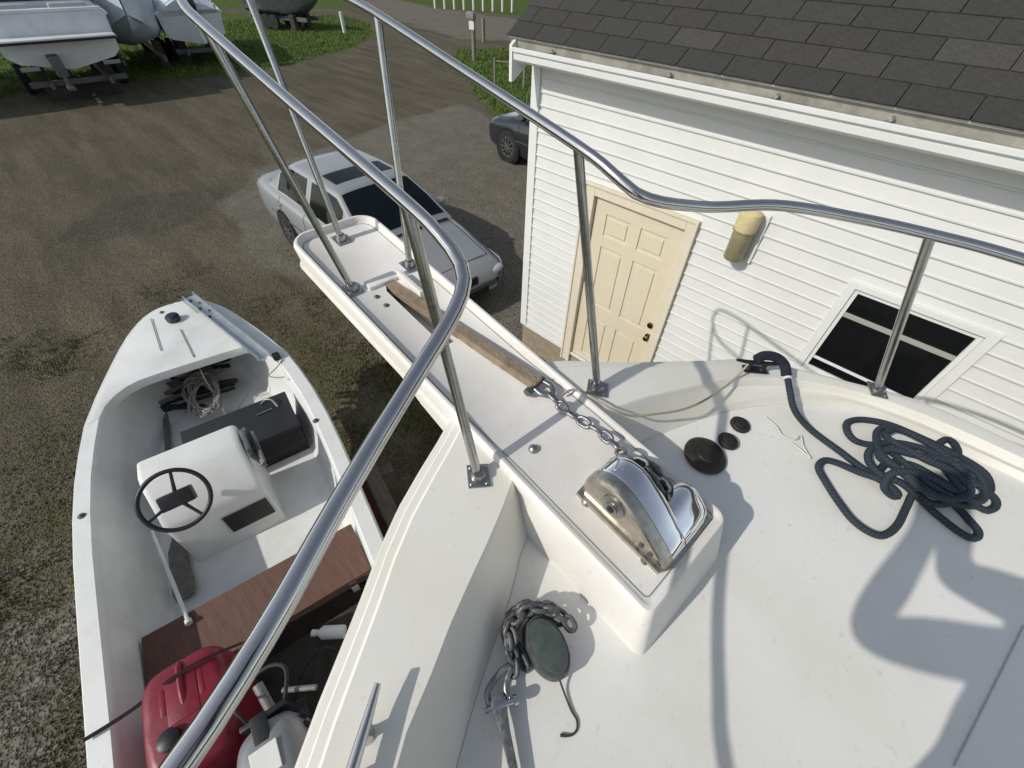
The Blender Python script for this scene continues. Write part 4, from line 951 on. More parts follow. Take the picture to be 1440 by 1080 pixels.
# bow fittings
P = onz(243, 447, SG + .03); bm = NB(); lathe(bm, P - SL_ * .0 - Z * .02, (SA * .2 + Z).normalized(), [(.05, 0), (.055, .01), (.055, .04), (.03, .05), (.03, .06), (0, .06)], 20); obj('bow_chock', bm, mat('dark_blue_plastic', (.03, .04, .055), rough=.4, var=.5, vscale=30), skiff, 40)  # dark round chock roller on the bow tip
for q0_, q1_ in (((212, 448), (226, 493)), ((253, 463), (272, 502))):
    bm = NB(); a_, b_ = onz(*q0_, SG + .012), onz(*q1_, SG + .012); tube(bm, [a_, b_], .0035, 7); obj('foredeck_lashing', bm, GRYR, skiff, 60)
P = onz(389, 501, SG + .02); bm = NB(); lathe(bm, P - SL_ * .03, SL_, [(.02, 0), (.034, .004), (.034, .05), (.02, .056), (0, .056)], 16); obj('bow_roller', bm, RUBBER, skiff, 40)
# ---- things in the skiff
a_, b_ = onz(266, 418, SG + .06), onz(372, 503, SG + .06); t = (b_ - a_).normalized(); s_ = Z.cross(t).normalized()
chn = thing('boat_trailer_channel', 'aluminium channel lying along the right of the skiff foredeck', 'metal channel', (a_ + b_) / 2 - Z * .03)
bm = NB(); box(bm, (a_ + b_) / 2, (b_ - a_) / 2, s_ * .045, Z * .003); 
for k in (-1, 1): box(bm, (a_ + b_) / 2 + s_ * (.045 * k) + Z * .018, (b_ - a_) / 2, s_ * .003, Z * .022)
box(bm, (a_ + b_) / 2 - Z * .022, (b_ - a_) * .48, s_ * .02, Z * .018); obj('channel', bm, ALUM, chn)
for k in range(5):
    bm = NB(); lathe(bm, a_.lerp(b_, .06 + .07 * k) + s_ * (.018 if k % 2 else -.02) + Z * .003, Z, [(.012, 0), (.012, .008), (.006, .01), (0, .011)], 8); obj('bolt', bm, GALVD, chn)
bm = NB(); tube(bm, [a_ + s_ * .06 + t * .02, a_ + s_ * .06 + t * .42 + Z * .0], .006, 7); tube(bm, [a_ - s_ * .06 - t * .02, a_ - s_ * .06 + t * .30], .006, 7); obj('edge_rod', bm, STEEL2, chn, 60)
bx = thing('storage_box', 'black plastic box beside the skiff console', 'box', sk(1.75, .2, FZ))
bm = NB(); box(bm, sk(1.72, .17, FZ + .15), SA * .20, SL_ * .37, Z * .145, .012); obj('tub', bm, BLACK, bx, 40)
bm = NB(); box(bm, sk(1.72, .17, FZ + .305), SA * .21, SL_ * .38, Z * .014, .006); lid = obj('lid', bm, mat('black_lid', (.020, .021, .024), rough=.55, var=.3, vscale=9), bx, 40)
bm = NB(); tube(bm, cat([sk(1.66, .46, FZ + .325), sk(1.60, .44, FZ + .36), sk(1.57, .40, FZ + .36), sk(1.56, .36, FZ + .325)], 14), .008, 8); tube(bm, [sk(1.66, .30, FZ + .325), sk(1.66, .42, FZ + .33)], .006, 7); obj('handle', bm, GALV, lid, 60)
# fuel tank
TZ = -2.75
bm = NB(); box(bm, sk(3.52, -.30, -2.80), SA * .20, SL_ * .15, Z * .046, .006); obj('tank_step', bm, WOODD, skiff)
tank = thing('fuel_tank', 'red plastic portable fuel tank behind the thwart', 'fuel tank', sk(3.58, -.30, TZ))
bm = NB(); rows = []
for z, s in ((TZ, .94), (TZ + .02, .99), (TZ + .20, 1.0), (TZ + .33, .98), (TZ + .375, .93), (TZ + .395, .84), (TZ + .40, .70)):
    rr = []
    for k in range(40):
        an_ = 2 * math.pi * k / 40; ca, sa_ = math.cos(an_), math.sin(an_)
        e = .45; rr.append(sk(3.515 + .245 * s * math.copysign(abs(ca) ** e, ca), -.30 + .175 * s * math.copysign(abs(sa_) ** e, sa_), z))
    rows.append(rr)
loft(bm, rows, True, True); obj('body', bm, REDP, tank, 40)
for k in (-1, 0, 1):
    bm = NB(); box(bm, sk(3.44, -.30 + .075 * k, TZ + .3995), SA * .055, SL_ * .010, Z * .0025, .002); obj('moulded_rib', bm, REDP, tank, 40)
bm = NB(); box(bm, sk(3.46, -.30, TZ + .400), SA * .09, SL_ * .06, Z * .003, .002); obj('moulded_pad', bm, REDP, tank, 40)
bm = NB(); tube(bm, cat([sk(3.31, -.30, TZ + .39), sk(3.34, -.30, TZ + .402), sk(3.44, -.30, TZ + .402), sk(3.49, -.30, TZ + .39)], 16), .014, 9); obj('handle', bm, REDP, tank, 60)
bm = NB(); lathe(bm, sk(3.60, -.36, TZ + .395), Z, [(.04, 0), (.042, .01), (.042, .03), (.03, .036), (0, .037)], 16); obj('filler_cap', bm, BLACK, tank, 40)
bm = NB(); lathe(bm, sk(3.62, -.22, TZ + .395), Z, [(.03, 0), (.03, .02), (.012, .024), (.012, .045), (0, .046)], 14); obj('fuel_gauge', bm, BLACK, tank, 40)
# oar, pole
def oarthing():
    t = thing('oar', 'grey wooden oar lying on the left of the skiff floor', 'oar', onz(240, 700, FZ))
    a_, b_ = onz(231, 562, FZ + .03), onz(247, 760, FZ + .03); c_ = onz(262, 842, FZ + .03); d = (c_ - b_).normalized(); s_ = Z.cross(d).normalized()
    bm = NB(); tube(bm, [a_, a_.lerp(b_, .2), b_], [.017, .022, .022], 8); obj('shaft', bm, OARG, t, 60)
    bm = NB(); prism(bm, [b_ + s_ * .02, b_ + d * .08 + s_ * .05, c_ - d * .05 + s_ * .062, c_ + s_ * .045, c_ - s_ * .045, c_ - d * .05 - s_ * .062, b_ + d * .08 - s_ * .05, b_ - s_ * .02], (0, 0, .016), .004); obj('blade', bm, OARG, t)
oarthing()
bm = NB(); a_, b_ = onz(214, 747, -2.75), onz(264, 872, -2.66); tube(bm, [a_, b_], .011, 9); tube(bm, [b_, b_ + (b_ - a_).normalized() * .025], .018, 9)
tag(obj('boat_hook', bm, WHITEP, None, 60, base=a_), 'pale slim pole leaning against the skiff thwart', 'pole')
# clutter under the foredeck
cl = thing('stick_bundle', 'bundle of dark sticks pushed under the skiff foredeck', 'sticks', sk(1.0, -.15, FZ))
for k in range(14):
    y0 = 500 + k * 4.6 + rnd.uniform(-3, 3); p0, p1 = onz(218 + rnd.uniform(-4, 8), y0 + 22 + rnd.uniform(-14, 8), FZ + .05 + .016 * (k % 4)), onz(320 + rnd.uniform(-45, 28), y0 + rnd.uniform(-26, 16), FZ + .08 + .015 * (k % 3))
    bm = NB(); tube(bm, [p0, p0.lerp(p1, .5) + Z * .01, p1], rnd.uniform(.014, .026), 7); obj('stick', bm, (WOODD, BLACK, OARG, WOODG)[k % 4], cl, 60)
def coil(name, cx, cy, z, ax_, ay_, n, r, m, label):
    pts = []
    for k in range(n * 16):
        a = 2 * math.pi * k / 16; q = 1 + .25 * math.sin(k * .37) + rnd.uniform(-.08, .08)
        dx, dy = ax_ * q * math.cos(a), ay_ * q * math.sin(a)
        pts.append(onz(cx + dx * math.cos(.4 + k * .01) - dy * math.sin(.4 + k * .01), cy + dx * math.sin(.4 + k * .01) + dy * math.cos(.4 + k * .01), z + .012 + rnd.uniform(0, .05)))
    bm = NB(); tube(bm, cat(pts, n * 30), r, 6, uvlen=.02); o = obj(name, bm, m, None, 60, base=onz(cx, cy, z)); tag(o, label, 'rope'); return o
coil('rope_coil', 286, 556, FZ + .10, 27, 17, 12, .0075, GRYR, 'tangled grey rope on the skiff floor below its foredeck')
bm = NB(); tube(bm, cat([onz(272, 500, SG + .01), onz(292, 540, SG - .2), onz(308, 560, FZ + .1), onz(318, 588, FZ + .2)], 30), .004, 6); tube(bm, cat([onz(350, 552, FZ + .05), onz(338, 570, FZ + .05), onz(330, 590, FZ + .1)], 14), .004, 6)
tag(obj('bow_painter', bm, GRYR, None, 60, base=onz(300, 550, FZ)), 'thin bow line trailing over the skiff foredeck edge', 'line')
bm = NB(); tube(bm, cat([onz(398, 505, SG + .01), onz(388, 518, SG + .0), onz(378, 528, SG - .02), onz(390, 531, SG - .01), onz(400, 530, SG + .0)], 20), .004, 6)
tag(obj('roller_cord', bm, GRYR, None, 60, base=onz(390, 520, SG)), 'short loop of cord beside the black bow roller', 'cord')
# strap over the gunwales
pA, pB = onz(118, 1042, SG + .012), onz(528, 805, SG + .012)
bm = NB(); t = (pB - pA).normalized(); s_ = Z.cross(t).normalized(); prev = None; rows = []
for k in range(30):
    f = k / 29; c_ = pA.lerp(pB, f) + Z * (.006 + .115 * math.exp(-((f - .36) / .17) ** 2)); tw = .5 * math.sin(f * 9)
    e = s_ * math.cos(tw) + Z * math.sin(tw); rows.append([c_ + e * .009, c_ - e * .009])
loft(bm, rows); bmesh.ops.solidify(bm, geom=bm.faces[:], thickness=.003)
tag(obj('tie_down_strap', bm, STRAP, None, 60, base=pA.lerp(pB, .5)), 'dark maroon tie-down strap stretched across the skiff', 'strap')
for (x, y) in ((142, 1018), (516, 795)):
    pass
# stern gear
bot = thing('bottle', 'white plastic bottle behind the thwart under the bulwark', 'bottle', onz(468, 890, -2.78))
bm = NB(); P = onz(467, 889, -2.76); d = (SA * .5 + SL_ * .8).normalized(); lathe(bm, P, -d, [(.034, -.07), (.036, -.06), (.036, .05), (.016, .075), (.016, .09)], 16); obj('bottle_body', bm, WHITEP, bot, 40)
bm = NB(); lathe(bm, P - d * .09, -d, [(.019, 0), (.019, .022), (0, .023)], 12); obj('cap', bm, WHITEP, bot, 40)
om = thing('outboard_motor', 'grey outboard motor cowl at the stern of the skiff', 'outboard motor', sk(4.3, 0, SG - .6))
oc_ = onz(398, 1092, -2.34); 
bm = NB(); rows = []
for z, s in ((-.17, .80), (-.15, .88), (-.09, .9), (-.085, .86), (-.07, .86), (-.065, .9), (.04, .88), (.10, .78), (.135, .58), (.145, .3)):
    rows.append([oc_ + Z * z + SA * (.26 * s * math.copysign(abs(math.cos(a)) ** .6, math.cos(a)) + .02) + SL_ * (.15 * s * math.copysign(abs(math.sin(a)) ** .6, math.sin(a))) for a in [2 * math.pi * k / 36 for k in range(36)]])
loft(bm, rows, True, True); obj('cowl', bm, GREYC, om, 40)
bm = NB(); tube(bm, [oc_ - SA * .22 - Z * .10, oc_ - SA * .40 - Z * .06 - SL_ * .03], .022, 10); tube(bm, [oc_ - SA * .30 - Z * .02 + SL_ * .07, oc_ - SA * .22 + SL_ * .2 + Z * .0], .012, 8); obj('tiller', bm, mat('grey_tiller', (.2, .2, .2), rough=.5, var=.4), om, 50)
bm = NB(); box(bm, oc_ - SA * .10 + Z * .125, SA * .12, SL_ * .03, Z * .012, .006); box(bm, oc_ - SA * .225 + Z * .02, SA * .012, SL_ * .09, Z * .05, .006); obj('cowl_trim', bm, BLACK, om, 40)
for k in range(4):
    bm = NB(); box(bm, oc_ - SA * (.02 + .045 * k) + SL_ * .128 + Z * .0, SA * .012, SL_ * .008, Z * .035, .003); obj('cowl_vent', bm, BLACK, om)
bm = NB(); tube(bm, cat([oc_ - SA * .2 + SL_ * .05, oc_ - SA * .34 + SL_ * .12 + Z * .05, oc_ - SA * .42 + SL_ * .05, oc_ - SA * .45 - SL_ * .08 - Z * .1], 20), .009, 7); tube(bm, cat([oc_ - SA * .2 - SL_ * .05, oc_ - SA * .32 - SL_ * .1 + Z * .06, oc_ - SA * .40 - SL_ * .16 - Z * .1], 16), .007, 7); obj('control_cable', bm, RUBBER, om, 60)
bm = NB(); box(bm, oc_ - SA * .05 + Z * .147, SA * .05, SL_ * .05, Z * .004, .002); obj('cowl_badge', bm, WHITEP, om)
bm = NB(); box(bm, oc_ - SA * .19 - Z * .20, SA * .08, SL_ * .11, Z * .05, .01); obj('clamp_bracket', bm, BLACK, om)
bm = NB(); box(bm, oc_ + SA * .08 - Z * .55, SA * .06, SL_ * .05, Z * .38, .02); obj('leg', bm, GREYC, om, 40)
bm = NB(); box(bm, sk(3.86, .22, FZ + .12), SA * .12, SL_ * .17, Z * .11, .01); tag(obj('battery_box', bm, BLACK, None, 40, base=sk(3.86, .22, FZ)), 'black battery box at the stern of the skiff', 'battery box')
bm = NB(); tube(bm, cat([sk(3.62, .30, FZ + .02), sk(3.5, .22, FZ + .26), sk(3.55, .05, FZ + .2), sk(3.7, -.05, FZ + .1), sk(3.9, -.1, FZ + .15), sk(4.05, -.08, SG - .2)], 40), .006, 7); tag(obj('fuel_hose', bm, RUBBER, None, 60, base=sk(3.7, .1, FZ)), 'thin black hose curling over the boards at the skiff stern', 'hose')
# trailer
tr = thing('boat_trailer', 'galvanised trailer carrying the white skiff', 'trailer', sk(2.4, 0, GZ))
for sg in (-1, 1):
    bm = NB(); box(bm, sk(2.5, sg * .42, GZ + .42), SA * 1.9, SL_ * .03, Z * .05, .006); obj('frame_beam', bm, GALV, tr)
    bm = NB(); box(bm, sk(2.6, sg * .45, GZ + .78), SA * 1.5, SL_ * .05, Z * .035, .006); obj('bunk', bm, WOODG, tr)
    for s in (1.4, 3.6):
        bm = NB(); box(bm, sk(s, sg * .45, GZ + .6), SA * .03, SL_ * .03, Z * .15); obj('bunk_post', bm, GALV, tr)
    bm = NB(); c_ = sk(2.9, sg * .66, GZ + .27); lathe(bm, c_ - SL_ * .07, SL_, [(.13, 0), (.24, .005), (.27, .03), (.27, .11), (.24, .135), (.13, .14), (0, .14)], 28); w_ = obj('wheel', bm, TYRE, tr, 40)
    bm = NB(); lathe(bm, c_ - SL_ * .076 if sg < 0 else c_ + SL_ * .066, SL_, [(.13, 0), (.10, .01), (0, .01)], 20); obj('rim', bm, GALV, w_, 40)
for s in (.7, 2.9, 4.2):
    bm = NB(); box(bm, sk(s, 0, GZ + .42), SA * .03, SL_ * (.56 if s == 2.9 else .42), Z * .035); obj('cross_member', bm, GALV, tr)
bm = NB(); tube(bm, [sk(.75, 0, GZ + .44), sk(-.75, 0, GZ + .42)], .035, 8); obj('tongue', bm, GALV, tr, 60)

# ================================================================== CARS
def car(name, label, front, head, L, W, body, glass, prof, gh, group='cars parked in the yard', wheels=(.9, 3.65), wr=.32, seg=None, sunroof=False):
    """front: ground point under the nose; head: heading; prof: (s, ztop, wfac) ; gh: greenhouse s-values"""
    hd = Vector((head[0], head[1], 0)).normalized(); lt = Z.cross(hd); G = Vector((front[0], front[1], GZ))
    def c(s, t, z): return G - hd * s + lt * t + Z * z
    root = thing(name, label, 'car', c(L / 2, 0, 0), group)
    PR = cat([Vector((a, b, d)) for a, b, d in prof], 44); rows = []
    for p in PR:
        s, zt, wf = p.x, p.y, p.z; w = W / 2 * wf
        zb = .20 + .10 * max(0, 1 - s / .5) + .10 * max(0, 1 - (L - s) / .5); zm = min(.62, zt - .05)
        arch = 0
        pr_ = [(0, zt), (w * .45, zt - .006), (w * .80, zt - .03), (w * .93, zt - .075), (w * .985, zt - .14), (w, zm), (w * .995, .45), (w * .96, zb + .06), (w * .90, zb)]
        rows.append([c(s, t, z) for t, z in pr_[::-1]] + [c(s, -t, z) for t, z in pr_[1:]])
    bm = NB(); loft(bm, rows)
    for r in (rows[0], rows[-1]): bm.faces.new([bm.verts.new(p) for p in r])
    bo = obj('body', bm, body, root, 42)
    w0, wt, wb, b0, zbelt, zroof, rw, bwid = gh     # windscreen base, roof front, roof rear, rear glass base
    secs = [(w0, zbelt[0], bwid, 0), (w0 + (wt - w0) * .5, zbelt[0] + (zroof - zbelt[0]) * .55, (bwid * .45 + rw * .55), .5), (wt, zroof - .03, rw * .99, 1), (wt + .18, zroof - .006, rw, 1), ((wt + wb) / 2, zroof, rw, 1), (wb - .18, zroof - .012, rw * .99, 1), (wb, zroof - .04, rw * .97, 1), (b0 - (b0 - wb) * .5, zbelt[1] + (zroof - zbelt[1]) * .52, (bwid * .45 + rw * .52), .5), (b0, zbelt[1], bwid * .95, 0)]
    grid = []
    SX = [q[0] for q in secs]
    def lerp_secs(s_):
        for q, r in zip(secs, secs[1:]):
            if s_ <= r[0] + 1e-9:
                f = (s_ - q[0]) / (r[0] - q[0]); return [q[i] + (r[i] - q[i]) * f for i in range(4)]
        return list(secs[-1])
    sv = sorted({*SX, *[w0 + (b0 - w0) * i / 36 for i in range(37)]})
    for s_ in sv:
        _, z, w, k = lerp_secs(s_)
        zb_ = zbelt[0] + (zbelt[1] - zbelt[0]) * (s_ - w0) / (b0 - w0) - .05
        pts = [(0, z + .014), (w * .3, z + .0125), (w * .6, z + .008), (w * .8, z - .002), (w * .9, z - .012), (w * .965, z - .026), (w, z - .05)]
        hb_ = max(z - .05, zb_ + .001)
        pts += [(bwid + (w - bwid) * q, zb_ + (hb_ - zb_) * q) for q in (.94, .75, .5, .25, .08, 0)]
        grid.append([c(s_, t, zz) for t, zz in pts[::-1]] + [c(s_, -t, zz) for t, zz in pts[1:]])
    NR, NCc = len(grid), len(grid[0]); mc = NCc // 2
    bm = NB(); loft(bm, grid); obj('cabin', bm, body, root, 40)
    ctr = c((w0 + b0) / 2, 0, .7)
    def nrm_(i, j):
        a_ = grid[min(i + 1, NR - 1)][j] - grid[max(i - 1, 0)][j]; b_ = grid[i][min(j + 1, NCc - 1)] - grid[i][max(j - 1, 0)]
        n = a_.cross(b_); n = n.normalized() if n.length > 1e-9 else Z
        return n if n.dot(grid[i][j] - ctr) > 0 else -n
    def glassp(nm, sa, sb, j0, j1, m, trim=None):
        idx = [i for i in range(NR) if sa - 1e-6 <= sv[i] <= sb + 1e-6]
        bm = NB(); loft(bm, [[grid[i][j] + nrm_(i, j) * .007 for j in range(j0, j1 + 1)] for i in idx])
        bmesh.ops.solidify(bm, geom=bm.faces[:], thickness=.004); return obj(nm, bm, m, root, 50)
    z0, z1 = zbelt
    glassp('windscreen', w0 + .03, wt - .01, mc - 4, mc + 4, CARGL)
    glassp('rear_window', wb + .01, b0 - .04, mc - 4, mc + 4, CARGL)
    mid_s = (wt + wb) / 2 + .02
    for sg in (-1, 1):
        ja, jb = (1, mc - 7) if sg > 0 else (mc + 7, NCc - 2)
        glassp('side_window', w0 + .52, mid_s - .04, ja, jb, glass); glassp('side_window', mid_s + .04, b0 - .40, ja, jb, glass)
        bm = NB(); m0 = c(w0 + .42, (bwid + .10) * sg, z0 + .06); ell(bm, m0, hd * .06, lt * .09, Z * .06, 8, 12); obj('wing_mirror', bm, body, root, 60)
        for sw in wheels:
            wc_ = c(sw, (W / 2 - .078) * sg, wr); ax_ = lt * sg
            bm = NB(); lathe(bm, wc_ - ax_ * .10, ax_, [(wr * .62, 0), (wr * .93, .005), (wr, .03), (wr, .175), (wr * .94, .2), (wr * .66, .205), (wr * .62, .155)], 32); ty = obj('wheel', bm, TYRE, root, 40)
            bm = NB(); lathe(bm, wc_ + ax_ * .085, ax_, [(wr * .64, -.03), (wr * .64, .012), (wr * .58, .012), (wr * .55, -.02), (.05, -.012), (.045, .008), (0, .01)], 28); obj('rim', bm, GALVD, ty, 40)
            bm = NB()
            for k in range(10):
                an_ = 2 * math.pi * k / 10; e = hd * math.cos(an_) + Z * math.sin(an_); f_ = ax_.cross(e)
                box(bm, wc_ + ax_ * .088 + e * wr * .33, e * wr * .27, f_ * .013, ax_ * .012)
            obj('spokes', bm, ALLOY, ty)
            bm = NB(); lathe(bm, wc_ - ax_ * .10, ax_, [(wr * 1.14, 0), (wr * 1.14, .181)], 28); obj('wheel_arch', bm, BLACK, root, 40)
        bm = NB(); ell(bm, c(.12, W * .35 * sg, prof[1][1] - .09), lt * .20, hd * .10, Z * .07, 8, 14); obj('headlight', bm, LAMP, root, 60)
        bm = NB(); ell(bm, c(L - .10, W * .34 * sg, .78), lt * .14, hd * .07, Z * .06, 8, 14); obj('tail_light', bm, TAIL, root, 60)
    def prof_at(s_):
        for p, q in zip(PR, PR[1:]):
            if p.x <= s_ <= q.x: f = (s_ - p.x) / max(1e-6, q.x - p.x); return p.y + (q.y - p.y) * f, W / 2 * (p.z + (q.z - p.z) * f)
        return PR[-1].y, W / 2 * PR[-1].z
    def skinp(s_, sg):
        zt, w = prof_at(s_); zm = min(.62, zt - .05)
        return [c(s_, sg * t, z) for t, z in ((w * .93, zt - .075), (w * .985, zt - .14), (w, zm), (w * .995, .45), (w * .96, .30))]
    for sg in (-1, 1):
        for s_ in (w0 + .28, mid_s, b0 - .55):
            bm = NB(); tube(bm, skinp(s_, sg), .006, 6); obj('shut_line', bm, BLACK, root)
        bm = NB(); tube(bm, [c(s_, sg * prof_at(s_)[1] * .80, prof_at(s_)[0] - .029) for s_ in [.30 + (w0 - .32) * i / 10 for i in range(11)]], .005, 6); obj('bonnet_gap', bm, BLACK, root)
        bm = NB(); tube(bm, [c(s_, sg * prof_at(s_)[1] * 1.002, .56) for s_ in [.75 + (L - 1.5) * i / 14 for i in range(15)]], .011, 6); obj('side_moulding', bm, GALVD, root, 60)
        for s_ in (w0 + 1.15, mid_s + .85):
            bm = NB(); box(bm, c(s_, sg * prof_at(s_)[1] * 1.0, prof_at(s_)[0] - .17), hd * .09, lt * .012, Z * .014, .004); obj('door_handle', bm, body, root, 40)
    bm = NB(); tube(bm, [c(.30, prof_at(.3)[1] * q, prof_at(.3)[0] - .03 * abs(q) ** 3) for q in (-.8, -.45, 0, .45, .8)], .005, 6); obj('bonnet_edge', bm, BLACK, root)
    bm = NB(); tube(bm, [c(b0 + .06, prof_at(b0)[1] * q, prof_at(b0)[0] - .03 * abs(q) ** 3) for q in (-.8, -.45, 0, .45, .8)], .005, 6); obj('boot_gap', bm, BLACK, root)
    bm = NB(); box(bm, c(L + .005, 0, .72), lt * .16, hd * .008, Z * .055, .002); obj('number_plate', bm, WPOST, root)
    bm = NB(); box(bm, c(.02, 0, .55), lt * .26, hd * .02, Z * .06, .01); obj('grille', bm, BLACK, root)
    bm = NB(); box(bm, c(-.0, 0, .34), lt * .45, hd * .015, Z * .05, .01); obj('bumper_opening', bm, BLACK, root)
    bm = NB()
    for k in (-1, 1): tube(bm, [c(w0 + .03, .1 * k + .25, z0 + .015), c(w0 + .20, .1 * k - .12, z0 + .075)], .006, 6)
    obj('wiper', bm, BLACK, root, 60)
    if sunroof: glassp('sunroof', wt + .20, wt + .62, mc - 3, mc + 3, CARGL)
    return root
sed = [(0, .50, .72), (.06, .62, .84), (.2, .68, .94), (.7, .78, 1.0), (1.25, .90, 1.0), (2.2, .95, 1.0), (3.4, .97, 1.0), (4.2, .975, .99), (4.6, .965, .96), (4.80, .90, .90), (4.87, .72, .84), (4.88, .55, .80)]
car('sedan', 'silver sedan with sunroof parked beyond the pulpit', (-3.98, 3.24), (1, -.02), 4.88, 1.82, SILV, CARGL, sed, (1.22, 2.02, 3.55, 4.22, (.92, .99), 1.42, .60, .81), sunroof=True)
suv = [(0, .62, .80), (.05, .78, .90), (.2, .88, .97), (.6, .95, 1.0), (1.0, 1.02, 1.0), (2.2, 1.10, 1.0), (3.4, 1.12, 1.0), (4.3, 1.12, .99), (4.6, 1.10, .96), (4.68, .9, .92), (4.70, .6, .88)]
car('sport_utility_vehicle', 'dark grey sport utility vehicle behind the corner of the house', (-8.88, 9.20), (-1, .05), 4.70, 1.88, DKGR, CARGL, suv, (.95, 1.7, 4.0, 4.55, (1.0, 1.10), 1.66, .60, .82), wheels=(.86, 3.6), wr=.36)

# ================================================================== FAR BOATS, POSTS
def farboat(name, label, C, head, L, Bm, Dp, zk, body, cover=None, kind='stern', group='boats laid up along the grass'):
    hd = Vector((head[0], head[1], 0)).normalized(); lt = Z.cross(hd); G = Vector((C[0], C[1], GZ))   # C: ground point under transom centre
    def c(s, t, z): return G + hd * s + lt * t + Z * z
    root = thing(name, label, 'boat', c(L / 2, 0, 0), group)
    rows = []; top = []
    for k in range(17):
        f = k / 16; s = L * f; w = Bm / 2 * (1 - max(0, (f - .45) / .55) ** 2.2) * (.94 + .06 * min(1, f * 3)); w = max(w, .02); sh = zk + Dp + .35 * f * f
        kz = zk + (.0 if f < .6 else ((f - .6) / .4) ** 2 * Dp * .85)
        hf = [(w, sh), (w * 1.01, sh - .10), (w * .99, sh - .12), (w * .94, zk + Dp * .30 + .2 * f * f + (kz - zk) * .5), (w * .80, kz + (Dp * .17)), (0, kz)]
        rows.append([c(s, t, z) for t, z in hf] + [c(s, -t, z) for t, z in hf[-2::-1]]); top.append((s, w, sh))
    bm = NB(); loft(bm, rows); bm.faces.new([bm.verts.new(p) for p in rows[0]]); obj('hull', bm, body, root, 40)
    if cover:
        bm = NB(); rows = []
        for k, (s, w, sh) in enumerate(top):
            ph = .75 * math.sin(math.pi * min(1, .15 + k / 18)) + .12 * math.sin(k * 2.1)
            rows.append([c(s, w * 1.02 * q, sh - .14 + (ph + .12) * (1 - abs(q) ** 1.6) + .03 * math.sin(k * 1.7 + q * 5)) for q in (-1, -.9, -.6, -.3, 0, .3, .6, .9, 1)])
        loft(bm, rows); bm.faces.new([bm.verts.new(p) for p in rows[0]]); obj('cover', bm, cover, root, 50)
    else:
        bm = NB(); rows = [[c(s, w * .97 * q, sh + .005 + .02 * (1 - q * q)) for q in (-1, -.5, 0, .5, 1)] for s, w, sh in top]; loft(bm, rows); obj('deck', bm, body, root, 40)
    bm = NB(); tube(bm, [c(s, w * 1.02, sh - .06) for s, w, sh in top], .035, 6); tube(bm, [c(s, -w * 1.02, sh - .06) for s, w, sh in top], .035, 6); obj('rub_rail', bm, mat('pale_rub_rail', (.66, .67, .67), rough=.4), root, 60)
    for s in (L * .12, L * .66):  # dark blocks and trailer parts, added to stand in for shade under the hull
        for sg in (-1, 1):
            bm = NB(); box(bm, c(s, sg * Bm * .27, zk * .5 + .07), hd * .16, lt * .13, Z * (zk * .5 + .07), .01); obj('support_block', bm, WOODD, root)
    for sg in (-1, 1):
        for s in (L * .30, L * .42):
            bm = NB(); q = c(s, sg * Bm * .42, .34); lathe(bm, q - lt * .11, lt, [(.18, 0), (.31, .01), (.34, .04), (.34, .18), (.31, .21), (.18, .22), (0, .2)], 24); obj('trailer_wheel', bm, TYRE, root, 40)
        bm = NB(); box(bm, c(L * .42, sg * Bm * .24, .52), hd * L * .44, lt * .05, Z * .09, .01); obj('trailer_beam', bm, GALVD, root)
    bm = NB(); box(bm, c(L * .04, 0, .52), hd * .06, lt * Bm * .40, Z * .07, .01); obj('trailer_crossbar', bm, GALVD, root)
    return root, c, hd, lt
# 1: cruiser, stern towards us
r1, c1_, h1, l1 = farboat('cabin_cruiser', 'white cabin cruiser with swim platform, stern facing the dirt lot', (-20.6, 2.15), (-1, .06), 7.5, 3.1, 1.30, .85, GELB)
bm = NB(); box(bm, c1_(-.28, 0, 1.62), h1 * .34, l1 * 1.38, Z * .05, .03); sp = obj('swim_platform', bm, GELB, r1, 40)
bm = NB(); box(bm, c1_(-.64, 0, 1.60), h1 * .02, l1 * 1.36, Z * .03, .01); obj('platform_edge', bm, BLACK, sp)
bm = NB(); box(bm, c1_(.12, 0, 2.02), h1 * .10, l1 * 1.42, Z * .22, .05); obj('transom_top', bm, GELB, r1, 40)
for t_ in (-.7, .65):
    bm = NB(); box(bm, c1_(.6, t_, 2.2), h1 * .22, l1 * .45, Z * .12, .05); obj('cockpit_seat', bm, TARP, r1, 40)
bm = NB(); box(bm, c1_(2.6, 0, 2.45), h1 * 1.4, l1 * 1.2, Z * .35, .12); obj('cabin', bm, GELB, r1, 40)
bm = NB(); box(bm, c1_(1.18, 0, 2.5), h1 * .03, l1 * .9, Z * .18, .02); obj('cabin_door', bm, CARGL, r1)
bm = NB(); box(bm, c1_(-.2, .35, 1.0), h1 * .22, l1 * .14, Z * .26, .05); box(bm, c1_(-.3, .35, .62), h1 * .12, l1 * .05, Z * .2, .03); box(bm, c1_(-.38, .35, .48), h1 * .2, l1 * .10, Z * .05, .03); obj('stern_drive', bm, GALVD, r1, 40)
for t_ in (-1.0, 1.0):
    bm = NB(); box(bm, c1_(-.05, t_, .95), h1 * .03, l1 * .22, Z * .05, .01); obj('trim_tab', bm, STEEL2, r1)
farboat('added_shade_boat', 'grey covered boat added out of view on the left to shade the ground under the cruiser', (-20.9, -1.75), (-1, .06), 7.2, 2.7, 1.4, .7, GELB, TARP)  # added out-of-view boat, its shadow darkens the ground under the cruiser
# 2: shrink-wrapped, bow towards us
farboat('wrapped_boat', 'boat shrink-wrapped in pale blue plastic, bow facing the lot', (-29.2, 5.2), (1, -.11), 7.4, 2.7, 1.3, .75, WRAP, WRAP)
